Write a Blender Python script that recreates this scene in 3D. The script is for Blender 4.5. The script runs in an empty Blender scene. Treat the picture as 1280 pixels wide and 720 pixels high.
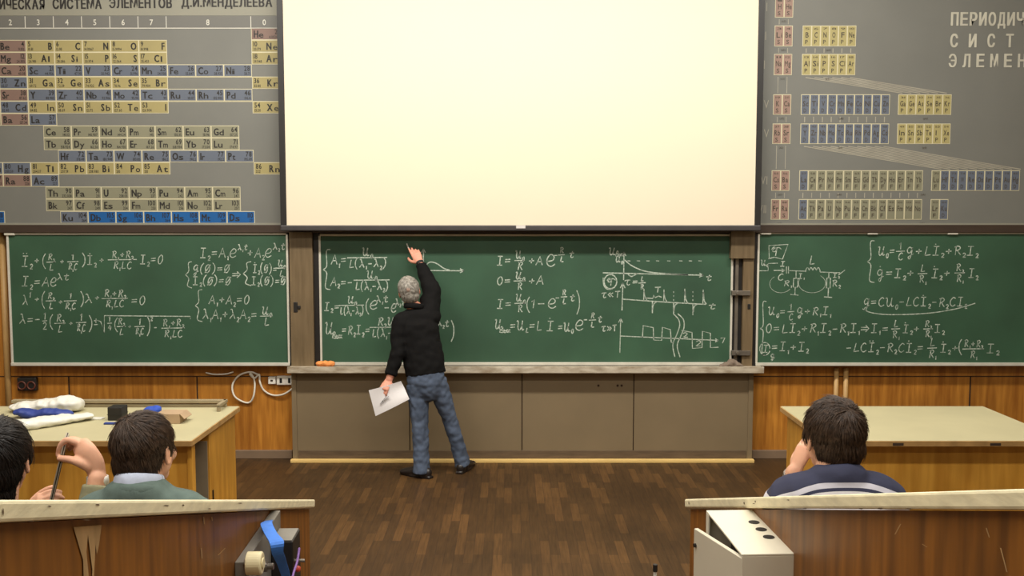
import bpy, bmesh, math, random
from mathutils import Vector, Matrix, noise
random.seed(7)
SC = bpy.context.scene
COL = SC.collection
# ------------------------------------------------------------------ camera, light, exposure
FPX = 1216.0; PITCH = math.atan(95/FPX); CAMZ = 2.2
cam = bpy.data.objects.new('camera', bpy.data.cameras.new('camera')); COL.objects.link(cam)
cam.data.sensor_width = 36; cam.data.lens = 36*FPX/1280; cam.data.clip_start = .05
cam.location = (0, 0, CAMZ); cam.rotation_euler = (math.pi/2-PITCH, 0, 0)
SC.camera = cam
SC.view_settings.view_transform = 'Standard'; SC.view_settings.look = 'None'
SC.view_settings.gamma = 1; SC.view_settings.use_curve_mapping = False
SC.view_settings.exposure = 0.0
w = bpy.data.worlds.new('world'); SC.world = w; w.use_nodes = True
w.node_tree.nodes['Background'].inputs[0].default_value = (.9, .92, 1, 1)
w.node_tree.nodes['Background'].inputs[1].default_value = .1
LIGHT_COL = (1, .96, .88)
def area(x, y, z, sx, sy, power, tilt=0):
    L = bpy.data.lights.new('ceiling_lamp', 'AREA'); L.shape = 'RECTANGLE'; L.size = sx; L.size_y = sy
    L.energy = power; L.color = LIGHT_COL
    o = bpy.data.objects.new('ceiling_lamp', L); COL.objects.link(o); o.location = (x, y, z)
    o.rotation_euler = (tilt, 0, 0)
    return o
for lx in (-2.8, -.2, 2.4):
    area(lx, 5.75, 4.95, 2.4, .3, 116, math.radians(24))    # board-side row of ceiling lamps
    area(lx, 2.3, 5.05, 2.4, .3, 84)                        # row over the front seats
    area(lx, -1.2, 5.05, 2.4, .3, 46)                       # row over the rear seats

# ------------------------------------------------------------------ helpers
def ray(px, py):
    r = (px-640)/FPX; u = -(py-360)/FPX
    return Vector((r, math.cos(PITCH)+math.sin(PITCH)*u, -math.sin(PITCH)+math.cos(PITCH)*u))
def P(px, py, y):
    d = ray(px, py); return Vector((0, 0, CAMZ)) + d*(y/d.y)
def PD(px, py, depth): return Vector((0, 0, CAMZ)) + ray(px, py)*depth
def PF(px, py, z=0.0):
    d = ray(px, py); return Vector((0, 0, CAMZ)) + d*((z-CAMZ)/d.z)
def ZP(py, y): return P(640, py, y).z
def XP(px, py, y): return P(px, py, y).x
def lin(c):
    return tuple((v/255/12.92 if v/255 <= .04045 else ((v/255+.055)/1.055)**2.4) for v in c)
MATS = {}
def mat(name, rgb, rough=.6, var=.12, scale=8, stretch=(1, 1, 1), bump=0.0, metal=0, spec=.5, rgb2=None, detail=5, coat=0):
    """colour with noise variation between two tones, object coordinates"""
    m = bpy.data.materials.new(name); m.use_nodes = True; nt = m.node_tree; N = nt.nodes; K = nt.links
    b = N['Principled BSDF']; b.inputs['Roughness'].default_value = rough; b.inputs['Metallic'].default_value = metal
    b.inputs['Specular IOR Level'].default_value = spec
    if coat: b.inputs['Coat Weight'].default_value = coat; b.inputs['Coat Roughness'].default_value = .25
    c = lin(rgb); c2 = lin(rgb2) if rgb2 else tuple(v*(1-var) for v in c); c1 = c if rgb2 else tuple(min(1, v*(1+var)) for v in c)
    tc = N.new('ShaderNodeTexCoord'); mp = N.new('ShaderNodeMapping'); mp.inputs['Scale'].default_value = stretch
    no = N.new('ShaderNodeTexNoise'); no.inputs['Scale'].default_value = scale; no.inputs['Detail'].default_value = detail
    cr = N.new('ShaderNodeValToRGB'); cr.color_ramp.elements[0].position = .3; cr.color_ramp.elements[1].position = .7
    cr.color_ramp.elements[0].color = (*c2, 1); cr.color_ramp.elements[1].color = (*c1, 1)
    K.new(tc.outputs['Object'], mp.inputs['Vector']); K.new(mp.outputs[0], no.inputs['Vector'])
    K.new(no.outputs['Fac'], cr.inputs[0]); K.new(cr.outputs[0], b.inputs['Base Color'])
    if bump:
        bp = N.new('ShaderNodeBump'); bp.inputs['Strength'].default_value = bump; bp.inputs['Distance'].default_value = .01
        K.new(no.outputs['Fac'], bp.inputs['Height']); K.new(bp.outputs[0], b.inputs['Normal'])
    MATS[name] = m
    return m
def wood(name, rgb, rgb2, grain=(14, 14, 1.1), rough=.45, seams=None, spots=None, coat=.0):
    """plywood: long noise streaks + broad patches; seams = list of x of dark vertical joints"""
    m = mat(name, rgb, rough, rgb2=rgb2, scale=3.0, stretch=grain, detail=7, bump=.05, coat=coat)
    nt = m.node_tree; N = nt.nodes; K = nt.links; b = N['Principled BSDF']
    tc = next(n for n in N if n.type == 'TEX_COORD'); cr = next(n for n in N if n.type == 'VALTORGB')
    n2 = N.new('ShaderNodeTexNoise'); n2.inputs['Scale'].default_value = 1.3; n2.inputs['Detail'].default_value = 3
    K.new(tc.outputs['Object'], n2.inputs['Vector'])
    r2 = N.new('ShaderNodeMapRange'); r2.inputs['From Min'].default_value = .3; r2.inputs['From Max'].default_value = .7
    r2.inputs['To Min'].default_value = .78; r2.inputs['To Max'].default_value = 1.18
    K.new(n2.outputs['Fac'], r2.inputs['Value'])
    mx = N.new('ShaderNodeVectorMath'); mx.operation = 'SCALE'
    K.new(cr.outputs[0], mx.inputs[0]); K.new(r2.outputs[0], mx.inputs['Scale'])
    K.new(mx.outputs[0], b.inputs['Base Color'])
    return m
def tag(o, label=None, cat=None, group=None, kind=None):
    if label: o['label'] = label
    if cat: o['category'] = cat
    if group: o['group'] = group
    if kind: o['kind'] = kind
    return o
def thing(name, label, cat, loc, group=None):
    o = bpy.data.objects.new(name, None); COL.objects.link(o); o.location = loc
    o.empty_display_size = .1
    return tag(o, label, cat, group)
def worldloc(o):
    v = Vector((0, 0, 0))
    while o is not None: v += Vector(o.location); o = o.parent
    return v
def finish(name, me, mats, parent=None, smooth=False, bevel=0):
    """link a mesh laid out in world coordinates, under parent or with its own base as origin"""
    if not isinstance(mats, (list, tuple)): mats = [mats]
    me.name = name
    idx = [p.material_index for p in me.polygons]
    me.materials.clear()
    for m in mats: me.materials.append(m)
    if len(mats) > 1: me.polygons.foreach_set('material_index', idx)
    if parent is not None: off = worldloc(parent)
    else:
        xs = [v.co for v in me.vertices]
        lo = [min(c[i] for c in xs) for i in range(3)]; hi = [max(c[i] for c in xs) for i in range(3)]
        off = Vector(((lo[0]+hi[0])/2, (lo[1]+hi[1])/2, lo[2]))
    me.transform(Matrix.Translation(-off))
    if smooth:
        for p in me.polygons: p.use_smooth = True
    o = bpy.data.objects.new(name, me); COL.objects.link(o)
    if parent is not None: o.parent = parent
    else: o.location = off
    if bevel:
        b = o.modifiers.new('bevel', 'BEVEL'); b.width = bevel; b.segments = 2; b.limit_method = 'ANGLE'; b.harden_normals = False
    return o
class MB:
    def __init__(s): s.v = []; s.f = []; s.m = []
    def add(s, vs, fs, mi=0):
        k = len(s.v); s.v += [tuple(v) for v in vs]
        s.f += [tuple(i+k for i in f) for f in fs]; s.m += [mi]*len(fs); return s
    def box(s, a, b, mi=0):
        x0, y0, z0 = a; x1, y1, z1 = b
        if x0 > x1: x0, x1 = x1, x0
        if y0 > y1: y0, y1 = y1, y0
        if z0 > z1: z0, z1 = z1, z0
        vs = [(x0, y0, z0), (x1, y0, z0), (x1, y1, z0), (x0, y1, z0), (x0, y0, z1), (x1, y0, z1), (x1, y1, z1), (x0, y1, z1)]
        return s.add(vs, [(3, 2, 1, 0), (4, 5, 6, 7), (0, 1, 5, 4), (1, 2, 6, 5), (2, 3, 7, 6), (3, 0, 4, 7)], mi)
    def hexa(s, q, mi=0):   # 8 corners: bottom loop, top loop
        return s.add(q, [(3, 2, 1, 0), (4, 5, 6, 7), (0, 1, 5, 4), (1, 2, 6, 5), (2, 3, 7, 6), (3, 0, 4, 7)], mi)
    def prism(s, poly, ext, mi=0):
        n = len(poly); e = Vector(ext); vs = [Vector(p) for p in poly]; vs += [v+e for v in vs]
        return s.add(vs, [tuple(range(n-1, -1, -1)), tuple(range(n, 2*n))]+[(i, (i+1) % n, n+(i+1) % n, n+i) for i in range(n)], mi)
    def tube(s, pts, rad, seg=12, side=None, sub=4, mi=0, round_caps=True):
        pts = [Vector(p) for p in pts]; rad = [(r, r) if not isinstance(r, (tuple, list)) else tuple(r) for r in (rad if isinstance(rad, list) else [rad]*len(pts))]
        P_, R_ = [], []
        n = len(pts)
        for i in range(n-1):
            p0, p1, p2, p3 = pts[max(i-1, 0)], pts[i], pts[i+1], pts[min(i+2, n-1)]
            for k in range(sub):
                t = k/sub
                P_.append(.5*((2*p1)+(p2-p0)*t+(2*p0-5*p1+4*p2-p3)*t*t+(3*p1-p0-3*p2+p3)*t**3) if sub > 1 else p1)
                tt = t*t*(3-2*t) if sub > 1 else 0
                R_.append(tuple(rad[i][j]*(1-tt)+rad[i+1][j]*tt for j in (0, 1)))
        P_.append(pts[-1]); R_.append(rad[-1])
        T = [(P_[min(i+1, len(P_)-1)]-P_[max(i-1, 0)]).normalized() for i in range(len(P_))]
        if round_caps:
            r0, r1 = min(R_[0]), min(R_[-1]); a, b = [], []
            for h, q in ((.95, .3), (.7, .71), (.3, .95)):
                a.append((P_[0]-T[0]*r0*h, tuple(x*q for x in R_[0]), T[0]))
                b.insert(0, (P_[-1]+T[-1]*r1*h, tuple(x*q for x in R_[-1]), T[-1]))
            P_ = [x[0] for x in a]+P_+[x[0] for x in b]; R_ = [x[1] for x in a]+R_+[x[1] for x in b]; T = [x[2] for x in a]+T+[x[2] for x in b]
        if side is None:
            side = Vector((1, 0, 0)) if abs(T[0].x) < .8 else Vector((0, 0, 1))
        u = Vector(side)
        vs = []; fs = []
        for i, (p, t, r) in enumerate(zip(P_, T, R_)):
            u = (u - t*u.dot(t)).normalized(); v = t.cross(u)
            for k in range(seg):
                a = 2*math.pi*k/seg; vs.append(p+u*(r[0]*math.cos(a))+v*(r[1]*math.sin(a)))
        m = len(P_)
        for i in range(m-1):
            for k in range(seg):
                fs.append((i*seg+k, i*seg+(k+1) % seg, (i+1)*seg+(k+1) % seg, (i+1)*seg+k))
        fs.append(tuple(range(seg-1, -1, -1))); fs.append(tuple((m-1)*seg+k for k in range(seg)))
        return s.add(vs, fs, mi)
    def ell(s, c, r, M=None, seg=20, rings=14, mi=0):
        c = Vector(c); vs = [Vector((0, 0, -1))]; fs = []
        for i in range(1, rings):
            ph = -math.pi/2+math.pi*i/rings
            for k in range(seg):
                a = 2*math.pi*k/seg; vs.append(Vector((math.cos(ph)*math.cos(a), math.cos(ph)*math.sin(a), math.sin(ph))))
        vs.append(Vector((0, 0, 1)))
        vs = [Vector((v.x*r[0], v.y*r[1], v.z*r[2])) for v in vs]
        if M is not None: vs = [M @ v for v in vs]
        vs = [v+c for v in vs]
        for k in range(seg): fs.append((0, 1+(k+1) % seg, 1+k))
        for i in range(rings-2):
            for k in range(seg):
                fs.append((1+i*seg+k, 1+i*seg+(k+1) % seg, 1+(i+1)*seg+(k+1) % seg, 1+(i+1)*seg+k))
        e = len(vs)-1; b = 1+(rings-2)*seg
        for k in range(seg): fs.append((b+k, b+(k+1) % seg, e))
        return s.add(vs, fs, mi)
    def cyl(s, a, b, r, seg=20, mi=0, r2=None):
        return s.tube([a, b], [r, r if r2 is None else r2], seg=seg, sub=1, mi=mi, round_caps=False)
    def xform(s, M): s.v = [tuple(M @ Vector(v)) for v in s.v]; return s
    def mesh(s):
        me = bpy.data.meshes.new('m'); me.from_pydata(s.v, [], s.f); me.polygons.foreach_set('material_index', s.m); me.update(); return me
    def build(s, name, mats, parent=None, smooth=False, bevel=0):
        return finish(name, s.mesh(), mats, parent, smooth, bevel)
def struct(o): o['kind'] = 'structure'; return o
def clampz(me, z):
    for v in me.vertices: v.co.z = max(v.co.z, z)
    return me
def remeshed(mb, voxel, smooth=6, disp=0, dscale=12, seed=0):
    """one continuous skin from overlapping closed shapes"""
    me = mb.mesh(); o = bpy.data.objects.new('tmp', me); COL.objects.link(o)
    r = o.modifiers.new('r', 'REMESH'); r.mode = 'VOXEL'; r.voxel_size = voxel
    if smooth: s = o.modifiers.new('s', 'SMOOTH'); s.iterations = smooth; s.factor = .5
    dg = bpy.context.evaluated_depsgraph_get(); dg.update()
    out = bpy.data.meshes.new_from_object(o.evaluated_get(dg)); bpy.data.objects.remove(o); bpy.data.meshes.remove(me)
    if disp:
        ns = [v.normal.copy() for v in out.vertices]
        for v, nn in zip(out.vertices, ns):
            q = Vector(v.co)*dscale+Vector((seed*7.3, 0, 0))
            d = noise.noise(Vector((q.x, q.y, q.z*1.6)))*.6 + noise.noise(q*2.3)*.4
            v.co += nn*(d*disp)
    return out
# ------------------------------------------------------------------ planes of the front of the hall
YW, YP, YC, YS, YB, YCB = 8.59, 8.46, 8.48, 8.33, 8.48, 8.50
# wall, panelling, charts, screen, side boards, centre board
M_ply = wood('honey_plywood', (196, 132, 50), (150, 92, 28), grain=(9, 9, .7))
M_desk = wood('desk_plywood', (222, 164, 66), (192, 134, 46), grain=(7, 7, .8))
M_red = wood('varnished_brown_plywood', (150, 94, 28), (102, 61, 17), grain=(8, 8, .8), rough=.5, coat=.06)
M_trimdk = mat('dark_stained_wood', (58, 44, 34), .6, scale=5, stretch=(1, 1, 8))
M_seam = mat('dark_joint_brown', (52, 32, 14), .8)  # dark brown of the sheet joints, panel seams and screw holes
M_grey = mat('grey_brown_paint', (128, 111, 84), .55, .06, 2.5)
M_greyd = mat('grey_brown_kickboard', (98, 80, 60), .65, .2, 6, (1, 1, 6))
M_strip = mat('pale_yellow_wood_strip', (232, 196, 122), .55, .1, 5, (1, 6, 6))
M_base = mat('grey_wood_baseboard', (128, 106, 84), .6, .1, 4)
M_plaster = mat('beige_plaster', (176, 164, 140), .85, .05, 3)
M_ceil = mat('white_ceiling', (225, 222, 212), .9, .03, 2)
M_blkmetal = mat('black_metal', (30, 27, 25), .5, .1, 10)
M_cream = mat('cream_laminate', (184, 176, 140), .5, .05, 3)
M_cap = mat('worn_cream_cap', (234, 224, 188), .6, .12, 14, (1, 1, 3), bump=.15)
M_concrete = mat('grey_step_wood', (96, 76, 56), .7, .15, 6)

def floor_material():
    m = bpy.data.materials.new('parquet'); m.use_nodes = True; N = m.node_tree.nodes; K = m.node_tree.links
    b = N['Principled BSDF']; tc = N.new('ShaderNodeTexCoord'); mp = N.new('ShaderNodeMapping')
    mp.inputs['Rotation'].default_value = (0, 0, math.pi/2)
    br = N.new('ShaderNodeTexBrick'); br.inputs['Scale'].default_value = 1
    br.inputs['Brick Width'].default_value = .42; br.inputs['Row Height'].default_value = .062
    br.inputs['Mortar Size'].default_value = .0012; br.inputs['Bias'].default_value = -.5
    br.offset = .37; br.inputs['Color1'].default_value = (*lin((72, 51, 28)), 1); br.inputs['Color2'].default_value = (*lin((112, 79, 43)), 1)
    br.inputs['Mortar'].default_value = (*lin((52, 36, 24)), 1)
    K.new(tc.outputs['Object'], mp.inputs['Vector']); K.new(mp.outputs[0], br.inputs['Vector'])
    # broad worn and dark patches, and fine grain along the planks
    n1 = N.new('ShaderNodeTexNoise'); n1.inputs['Scale'].default_value = 1.6; n1.inputs['Detail'].default_value = 4
    K.new(tc.outputs['Object'], n1.inputs['Vector'])
    m2 = N.new('ShaderNodeMapping'); m2.inputs['Scale'].default_value = (40, 2.5, 1)
    n2 = N.new('ShaderNodeTexNoise'); n2.inputs['Scale'].default_value = 2; n2.inputs['Detail'].default_value = 5
    K.new(tc.outputs['Object'], m2.inputs['Vector']); K.new(m2.outputs[0], n2.inputs['Vector'])
    r1 = N.new('ShaderNodeMapRange'); r1.inputs['From Min'].default_value = .3; r1.inputs['From Max'].default_value = .7
    r1.inputs['To Min'].default_value = .75; r1.inputs['To Max'].default_value = 1.15; K.new(n1.outputs['Fac'], r1.inputs['Value'])
    r2 = N.new('ShaderNodeMapRange'); r2.inputs['From Min'].default_value = .3; r2.inputs['From Max'].default_value = .75
    r2.inputs['To Min'].default_value = .78; r2.inputs['To Max'].default_value = 1.25; K.new(n2.outputs['Fac'], r2.inputs['Value'])
    mu = N.new('ShaderNodeMath'); mu.operation = 'MULTIPLY'; K.new(r1.outputs[0], mu.inputs[0]); K.new(r2.outputs[0], mu.inputs[1])
    sc = N.new('ShaderNodeVectorMath'); sc.operation = 'SCALE'; K.new(br.outputs['Color'], sc.inputs[0]); K.new(mu.outputs[0], sc.inputs['Scale'])
    K.new(sc.outputs[0], b.inputs['Base Color'])
    b.inputs['Roughness'].default_value = .5; b.inputs['Specular IOR Level'].default_value = .3
    return m
M_floor = floor_material()

# ---- shell
RX, RB, RH = 6.2, -3.6, 5.2
struct(MB().box((-RX, RB, -.12), (RX, YW+.2, 0)).build('floor', M_floor))
struct(MB().box((-RX, RB, RH), (RX, YW+.2, RH+.1)).build('ceiling', M_ceil))
struct(MB().box((-RX, YW, 0), (RX, YW+.2, RH)).build('wall_front', M_ply))
struct(MB().box((-RX-.2, RB, 0), (-RX, YW+.2, RH)).build('wall_left', M_plaster))
struct(MB().box((RX, RB, 0), (RX+.2, YW+.2, RH)).build('wall_right', M_plaster))
struct(MB().box((-RX, RB-.2, 0), (RX, RB, RH)).build('wall_back', M_plaster))
# plywood sheets of the front wall show as dark upright joints
sm = MB()
for px in (87, 247, 1046, 1212):
    x = XP(px, 500, YW); sm.box((x-.006, YW-.003, .08), (x+.006, YW+.002, ZP(470, YW)))
for px0, px1 in ((-60, 366), (940, 1340)):
    sm.box((XP(px0, 470, YW), YW-.003, ZP(470.5, YW)-.004), (XP(px1, 470, YW), YW+.002, ZP(470.5, YW)+.004))
struct(sm.build('trim_1', M_seam))
for nm, a, b in (('baseboard_left', -RX, XP(366, 567, YW)), ('baseboard_right', XP(939, 567, YW), RX)):
    struct(MB().box((a, YW-.035, 0), (b, YW, ZP(563, YW-.03))).build(nm, M_base, bevel=.004))
# dark beam between charts and boards
struct(MB().box((-RX, YC-.03, ZP(291, YC)), (RX, YW, ZP(281, YC))).build('trim_2', M_trimdk, bevel=.005))
# grey-brown cupboard wall under the centre board: four panels, end stiles, kickboard
XL, XR = XP(367, 520, YP), XP(939, 520, YP)
ztray = ZP(459, YP); seams = [XP(p, 520, YP) for p in (512, 652.5, 792)]
edges = [XL]+seams+[XR]
pan = MB()
for a, b in zip(edges[:-1], edges[1:]):
    pan.box((a+.004, YP, .0), (b-.004, YW, ztray))
pan.box((XL, YP+.012, 0), (XR, YW, ztray), 1)
struct(pan.build('wall_panelling', [M_grey, M_seam], bevel=.003))
struct(MB().box((XL+.04, YP-.006, .028), (XR-.04, YP+.01, ZP(563, YP))).build('baseboard_panelling', M_greyd, bevel=.002))
st = MB(); st.box((XL-.012, YP-.012, 0), (XL+.03, YP+.02, ztray)); st.box((XR-.03, YP-.012, 0), (XR+.012, YP+.02, ztray))
struct(st.build('trim_3', M_grey, bevel=.003))
struct(MB().box((XP(363, 576, YP-.05), YP-.055, 0), (XP(943, 576, YP-.05), YP-.006, .028)).build('trim_4', M_strip, bevel=.004))
hol = MB()
for px in (748, 772, 777):
    c = P(px, 482, YP); hol.cyl(c+Vector((0, -.002, 0)), c+Vector((0, .01, 0)), .011, 10)
struct(hol.build('trim_5', M_seam))
# ---- backing of the centre board and the two upright posts
M_post = wood('grey_brown_post', (124, 105, 78), (104, 87, 62), grain=(12, 12, 1))
ztop = ZP(289, YP)
pl = MB().box((XP(363.5, 400, YP), YP-.01, ztray), (XP(392, 400, YP), YW, ztop), 0)
pl.box((XP(392, 400, YP), YP+.03, ztray), (XP(399, 400, YP), YW, ztop), 1)
c = P(369.5, 384, YP-.01); pl.box((c.x-.018, c.y-.004, c.z-.045), (c.x+.018, c.y+.01, c.z+.045), 1)
c = P(374, 384, YP-.01); pl.box((c.x-.012, c.y-.012, c.z-.014), (c.x+.012, c.y+.01, c.z+.014), 1)
struct(pl.build('trim_6', [M_post, M_blkmetal], bevel=.003))
pr = MB()
pr.box((XP(928, 400, YP), YP-.005, ztray), (XP(941, 400, YP), YW, ZP(323, YP)), 0)
pr.box((XP(913, 305, YP), YP-.03, ZP(323, YP)), (XP(942.5, 305, YP), YW, ztop), 0)
pr.box((XP(916, 400, YP), YP+.04, ztray), (XP(928, 400, YP), YW, ZP(323, YP)), 1)
pr.box((XP(942, 400, YP), YP+.02, ztray), (XP(947, 400, YP), YW, ztop), 1)
pr.box((XP(919, 400, YP), YP+.02, ztray), (XP(923, 400, YP), YP+.05, ZP(323, YP)), 2)
M_steel = mat('dull_steel', (128, 120, 110), .4, .15, 9, metal=.6)
for py in (366, 441):
    z = ZP(py, YP-.02)
    pr.box((XP(914, py, YP), YP-.03, z-.022), (XP(937, py, YP), YP+.02, z+.018), 2)
    pr.cyl((XP(921, py, YP), YP-.045, z), (XP(921, py, YP), YP-.02, z), .016, 10, 2)
c = P(936, 383, YP); pr.box((c.x-.012, YP-.012, c.z-.022), (c.x+.012, YP, c.z+.022), 1)
struct(pr.build('trim_7', [M_post, M_blkmetal, M_steel], bevel=.002))
struct(MB().box((XP(362, 300, YP), YCB+.03, ztray), (XP(945, 300, YP), YW, ztop)).build('trim_8', M_trimdk))

# ------------------------------------------------------------------ projection screen
M_screen = mat('cream_screen_cloth', (229, 214, 190), .9, .004, 2)
scr = thing('projection_screen', 'large blank cream projection screen with black border above the middle blackboard', 'screen', ((XP(651, 280, YS)), YS, ZP(288, YS)))
x0, x1 = XP(358.5, 282, YS), XP(943, 282, YS); z0 = ZP(281.5, YS); z1 = 4.75
MB().box((x0, YS, z0), (x1, YS+.006, z1)).build('screen_cloth', M_screen, scr)
bw = .052
MB().box((x0-bw, YS-.003, z0), (x0, YS+.008, z1)).build('border', M_blkmetal, scr)
MB().box((x1, YS-.003, z0), (x1+bw, YS+.008, z1)).build('border', M_blkmetal, scr)
bz = ZP(288.5, YS)
MB().box((x0-bw, YS-.02, bz), (x1+bw, YS+.025, z0)).build('weight_bar', mat('dark_grey_bar', (62, 58, 58), .5), scr, bevel=.008)
c = P(651, 283.5, YS-.02); MB().box((c.x-.04, YS-.026, c.z-.014), (c.x+.04, YS-.018, c.z+.012)).build('pull_tab', mat('white_tab', (210, 205, 200), .6), scr, bevel=.002)
MB().tube([(x0-bw-.05, YS+.04, z1+.02), (x1+bw+.05, YS+.04, z1+.02)], .055, seg=16, sub=1).build('roller', M_blkmetal, scr, smooth=True)

# ------------------------------------------------------------------ chalk tray
M_tray = mat('chalky_wood_tray', (204, 194, 174), .8, .25, 9, (1, 3, 3), rgb2=(150, 134, 112))
tz0, tz1 = ZP(467, YP-.12), ZP(458.5, YP-.12)
tr = thing('chalk_tray', 'long chalk-dusted wooden ledge under the middle blackboard', 'tray', ((XP(656, 462, YP)), YP-.06, tz0))
tx0, tx1 = XP(359, 462, YP-.12), XP(955, 462, YP-.12)
MB().box((tx0, YP-.12, tz0), (tx1, YP+.0, tz1-.012)).build('ledge', M_tray, tr, bevel=.004)
MB().box((tx0, YP-.125, tz0+.004), (tx1, YP-.105, tz1)).build('front_lip', M_tray, tr, bevel=.003)
sp = MB(); rr = random.Random(3)
c = P(407, 462, YP-.06); c.z = tz1-.012
for i in range(7):
    sp.ell((c.x-.055+.018*i, c.y+rr.uniform(-.015, .015), c.z+.022+rr.uniform(0, .016)), (.03, .03, .024))
tag(finish('sponge', clampz(remeshed(sp, .006, 4, .006, 40, 1), tz1-.011), mat('orange_foam', (236, 150, 82), .9, .15, 40, bump=.3), smooth=True), 'crumpled orange sponge lying at the left end of the chalk tray', 'sponge')
rg = MB(); c = P(914, 461, YP-.06); c.z = tz1-.012
rg.tube([(c.x-.1, c.y, c.z+.01), (c.x-.03, c.y, c.z+.02), (c.x+.03, c.y+.01, c.z+.026), (c.x+.1, c.y, c.z+.008)], [(.02, .012), (.035, .028), (.035, .035), (.02, .01)], side=(0, 1, 0))
rg.ell((c.x, c.y, c.z+.04), (.04, .03, .03))
tag(finish('rag', clampz(remeshed(rg, .007, 3, .012, 22, 2), tz1-.011), mat('grey_rag', (128, 112, 98), .95, .15, 20, bump=.2), smooth=True), 'grey rag heaped at the right end of the chalk tray', 'rag')

# ------------------------------------------------------------------ chalk handwriting
GL = {
 'I': (.62, '.1,1 .6,1;.36,1 .28,0;.02,0 .55,0'), 'A': (.66, '0,0 .42,1 .64,0;.14,.38 .6,.4'), 'L': (.6, '~.28,1 .12,.1 .1,.02 .6,.1'),
 'R': (.62, '.12,0 .26,1;~.1,.88 .42,1 .6,.8 .42,.56 .2,.5;.3,.5 .6,0'),
 'U': (.8, '~.04,.9 .16,1 .2,.8 .14,.3 .24,.02 .42,.12 .6,.6;~.68,1 .58,.4 .62,.02 .8,.12'),
 'C': (.62, '~.6,.85 .42,1 .12,.65 .1,.2 .32,0 .6,.18'), 'T': (.7, '.04,.94 .7,1;.4,1 .34,0'),
 'e': (.6, '~.08,.42 .45,.5 .56,.8 .36,1 .12,.62 .12,.18 .34,0 .6,.2'),
 'q': (.6, '~.5,.75 .3,.95 .08,.65 .16,.3 .38,.4 .52,.85;~.53,.9 .42,.1 .26,-.4 .14,-.2 .34,.0 .62,.2'),
 'l': (.62, '~.08,.95 .22,1 .34,.6 .6,0;.4,.52 .03,0'), 'y': (.62, '~0,.62 .14,.75 .62,.78;~.36,.75 .24,.2 .38,0 .56,.16'),
 't': (.6, '~.4,1 .24,.2 .36,0 .58,.15;.04,.66 .62,.72'), '0': (.56, '~.34,1 .1,.65 .12,.12 .32,0 .54,.4 .5,.9 .3,1'),
 'o': (.6, '~.34,1 .1,.65 .12,.12 .32,0 .54,.4 .5,.9 .3,1;.02,-.02 .62,1'),
 '1': (.36, '.06,.72 .26,1 .2,0'), '2': (.56, '~.06,.8 .3,1 .5,.75 .3,.35 .05,.03;.05,.03 .55,.06'), '4': (.56, '.3,1 .05,.4 .55,.44;.44,.7 .38,0'),
 '+': (.62, '.06,.45 .58,.5;.36,.74 .3,.2'), '-': (.55, '.06,.45 .52,.47'), '=': (.62, '.06,.58 .58,.62;.04,.32 .56,.36'),
 '(': (.36, '~.34,1.25 .1,.85 .06,.25 .26,-.2'), ')': (.36, '~.06,1.25 .3,.85 .28,.25 .02,-.2'), '>': (.8, '.05,.6 .62,.62;.02,.32 .6,.36;.5,.85 .78,.48 .46,.1'),
 '<': (.75, '.4,.75 .08,.45 .38,.1;.72,.75 .4,.45 .7,.1'), '}': (.75, '.06,.75 .38,.45 .1,.1;.38,.75 .7,.45 .42,.1'),
 '~': (.62, '.06,.6 .58,.64;.32,.85 .3,.35;.06,.15 .56,.18'), '.': (.2, '.08,.0 .12,.08'), ' ': (.4, ''),
 'v': (.9, '~.04,0 .2,.9 .34,.7 .2,.4 .36,.2 .3,0 .1,.05;~.42,.5 .42,.05 .54,.02 .6,.3 .46,.3;.68,.5 .66,0;.74,.5 .95,0;.95,.5 .72,0'),
 'P': (.7, '~.02,.7 .16,1 .34,.8 .28,.5 .1,.55 .2,.85 .5,.95 .68,.75;.38,.9 .34,0'), '7': (.4, '.05,.9 .4,.95 .2,0'),
}
def strokes(c):
    for part in GL[c][1].split(';'):
        if not part: continue
        sm_ = part[0] == '~'; pts = [tuple(float(q) for q in p.split(',')) for p in part.lstrip('~').split()]
        yield curve2(pts) if sm_ and len(pts) > 2 else pts
def curve2(pts, sub=4):
    out = []; n = len(pts)
    for i in range(n-1):
        p0, p1, p2, p3 = pts[max(i-1, 0)], pts[i], pts[i+1], pts[min(i+2, n-1)]
        for k in range(sub):
            t = k/sub
            out.append(tuple(.5*(2*b+(c-a)*t+(2*a-5*b+4*c-d)*t*t+(d+3*b-3*c-a)*t**3) for a, b, c, d in zip(p0, p1, p2, p3)))
    return out+[pts[-1]]
def chalk_material():
    m = mat('white_chalk', (204, 212, 198), .95, scale=60, rgb2=(124, 142, 126), detail=4); return m
M_chalk = chalk_material()
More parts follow.
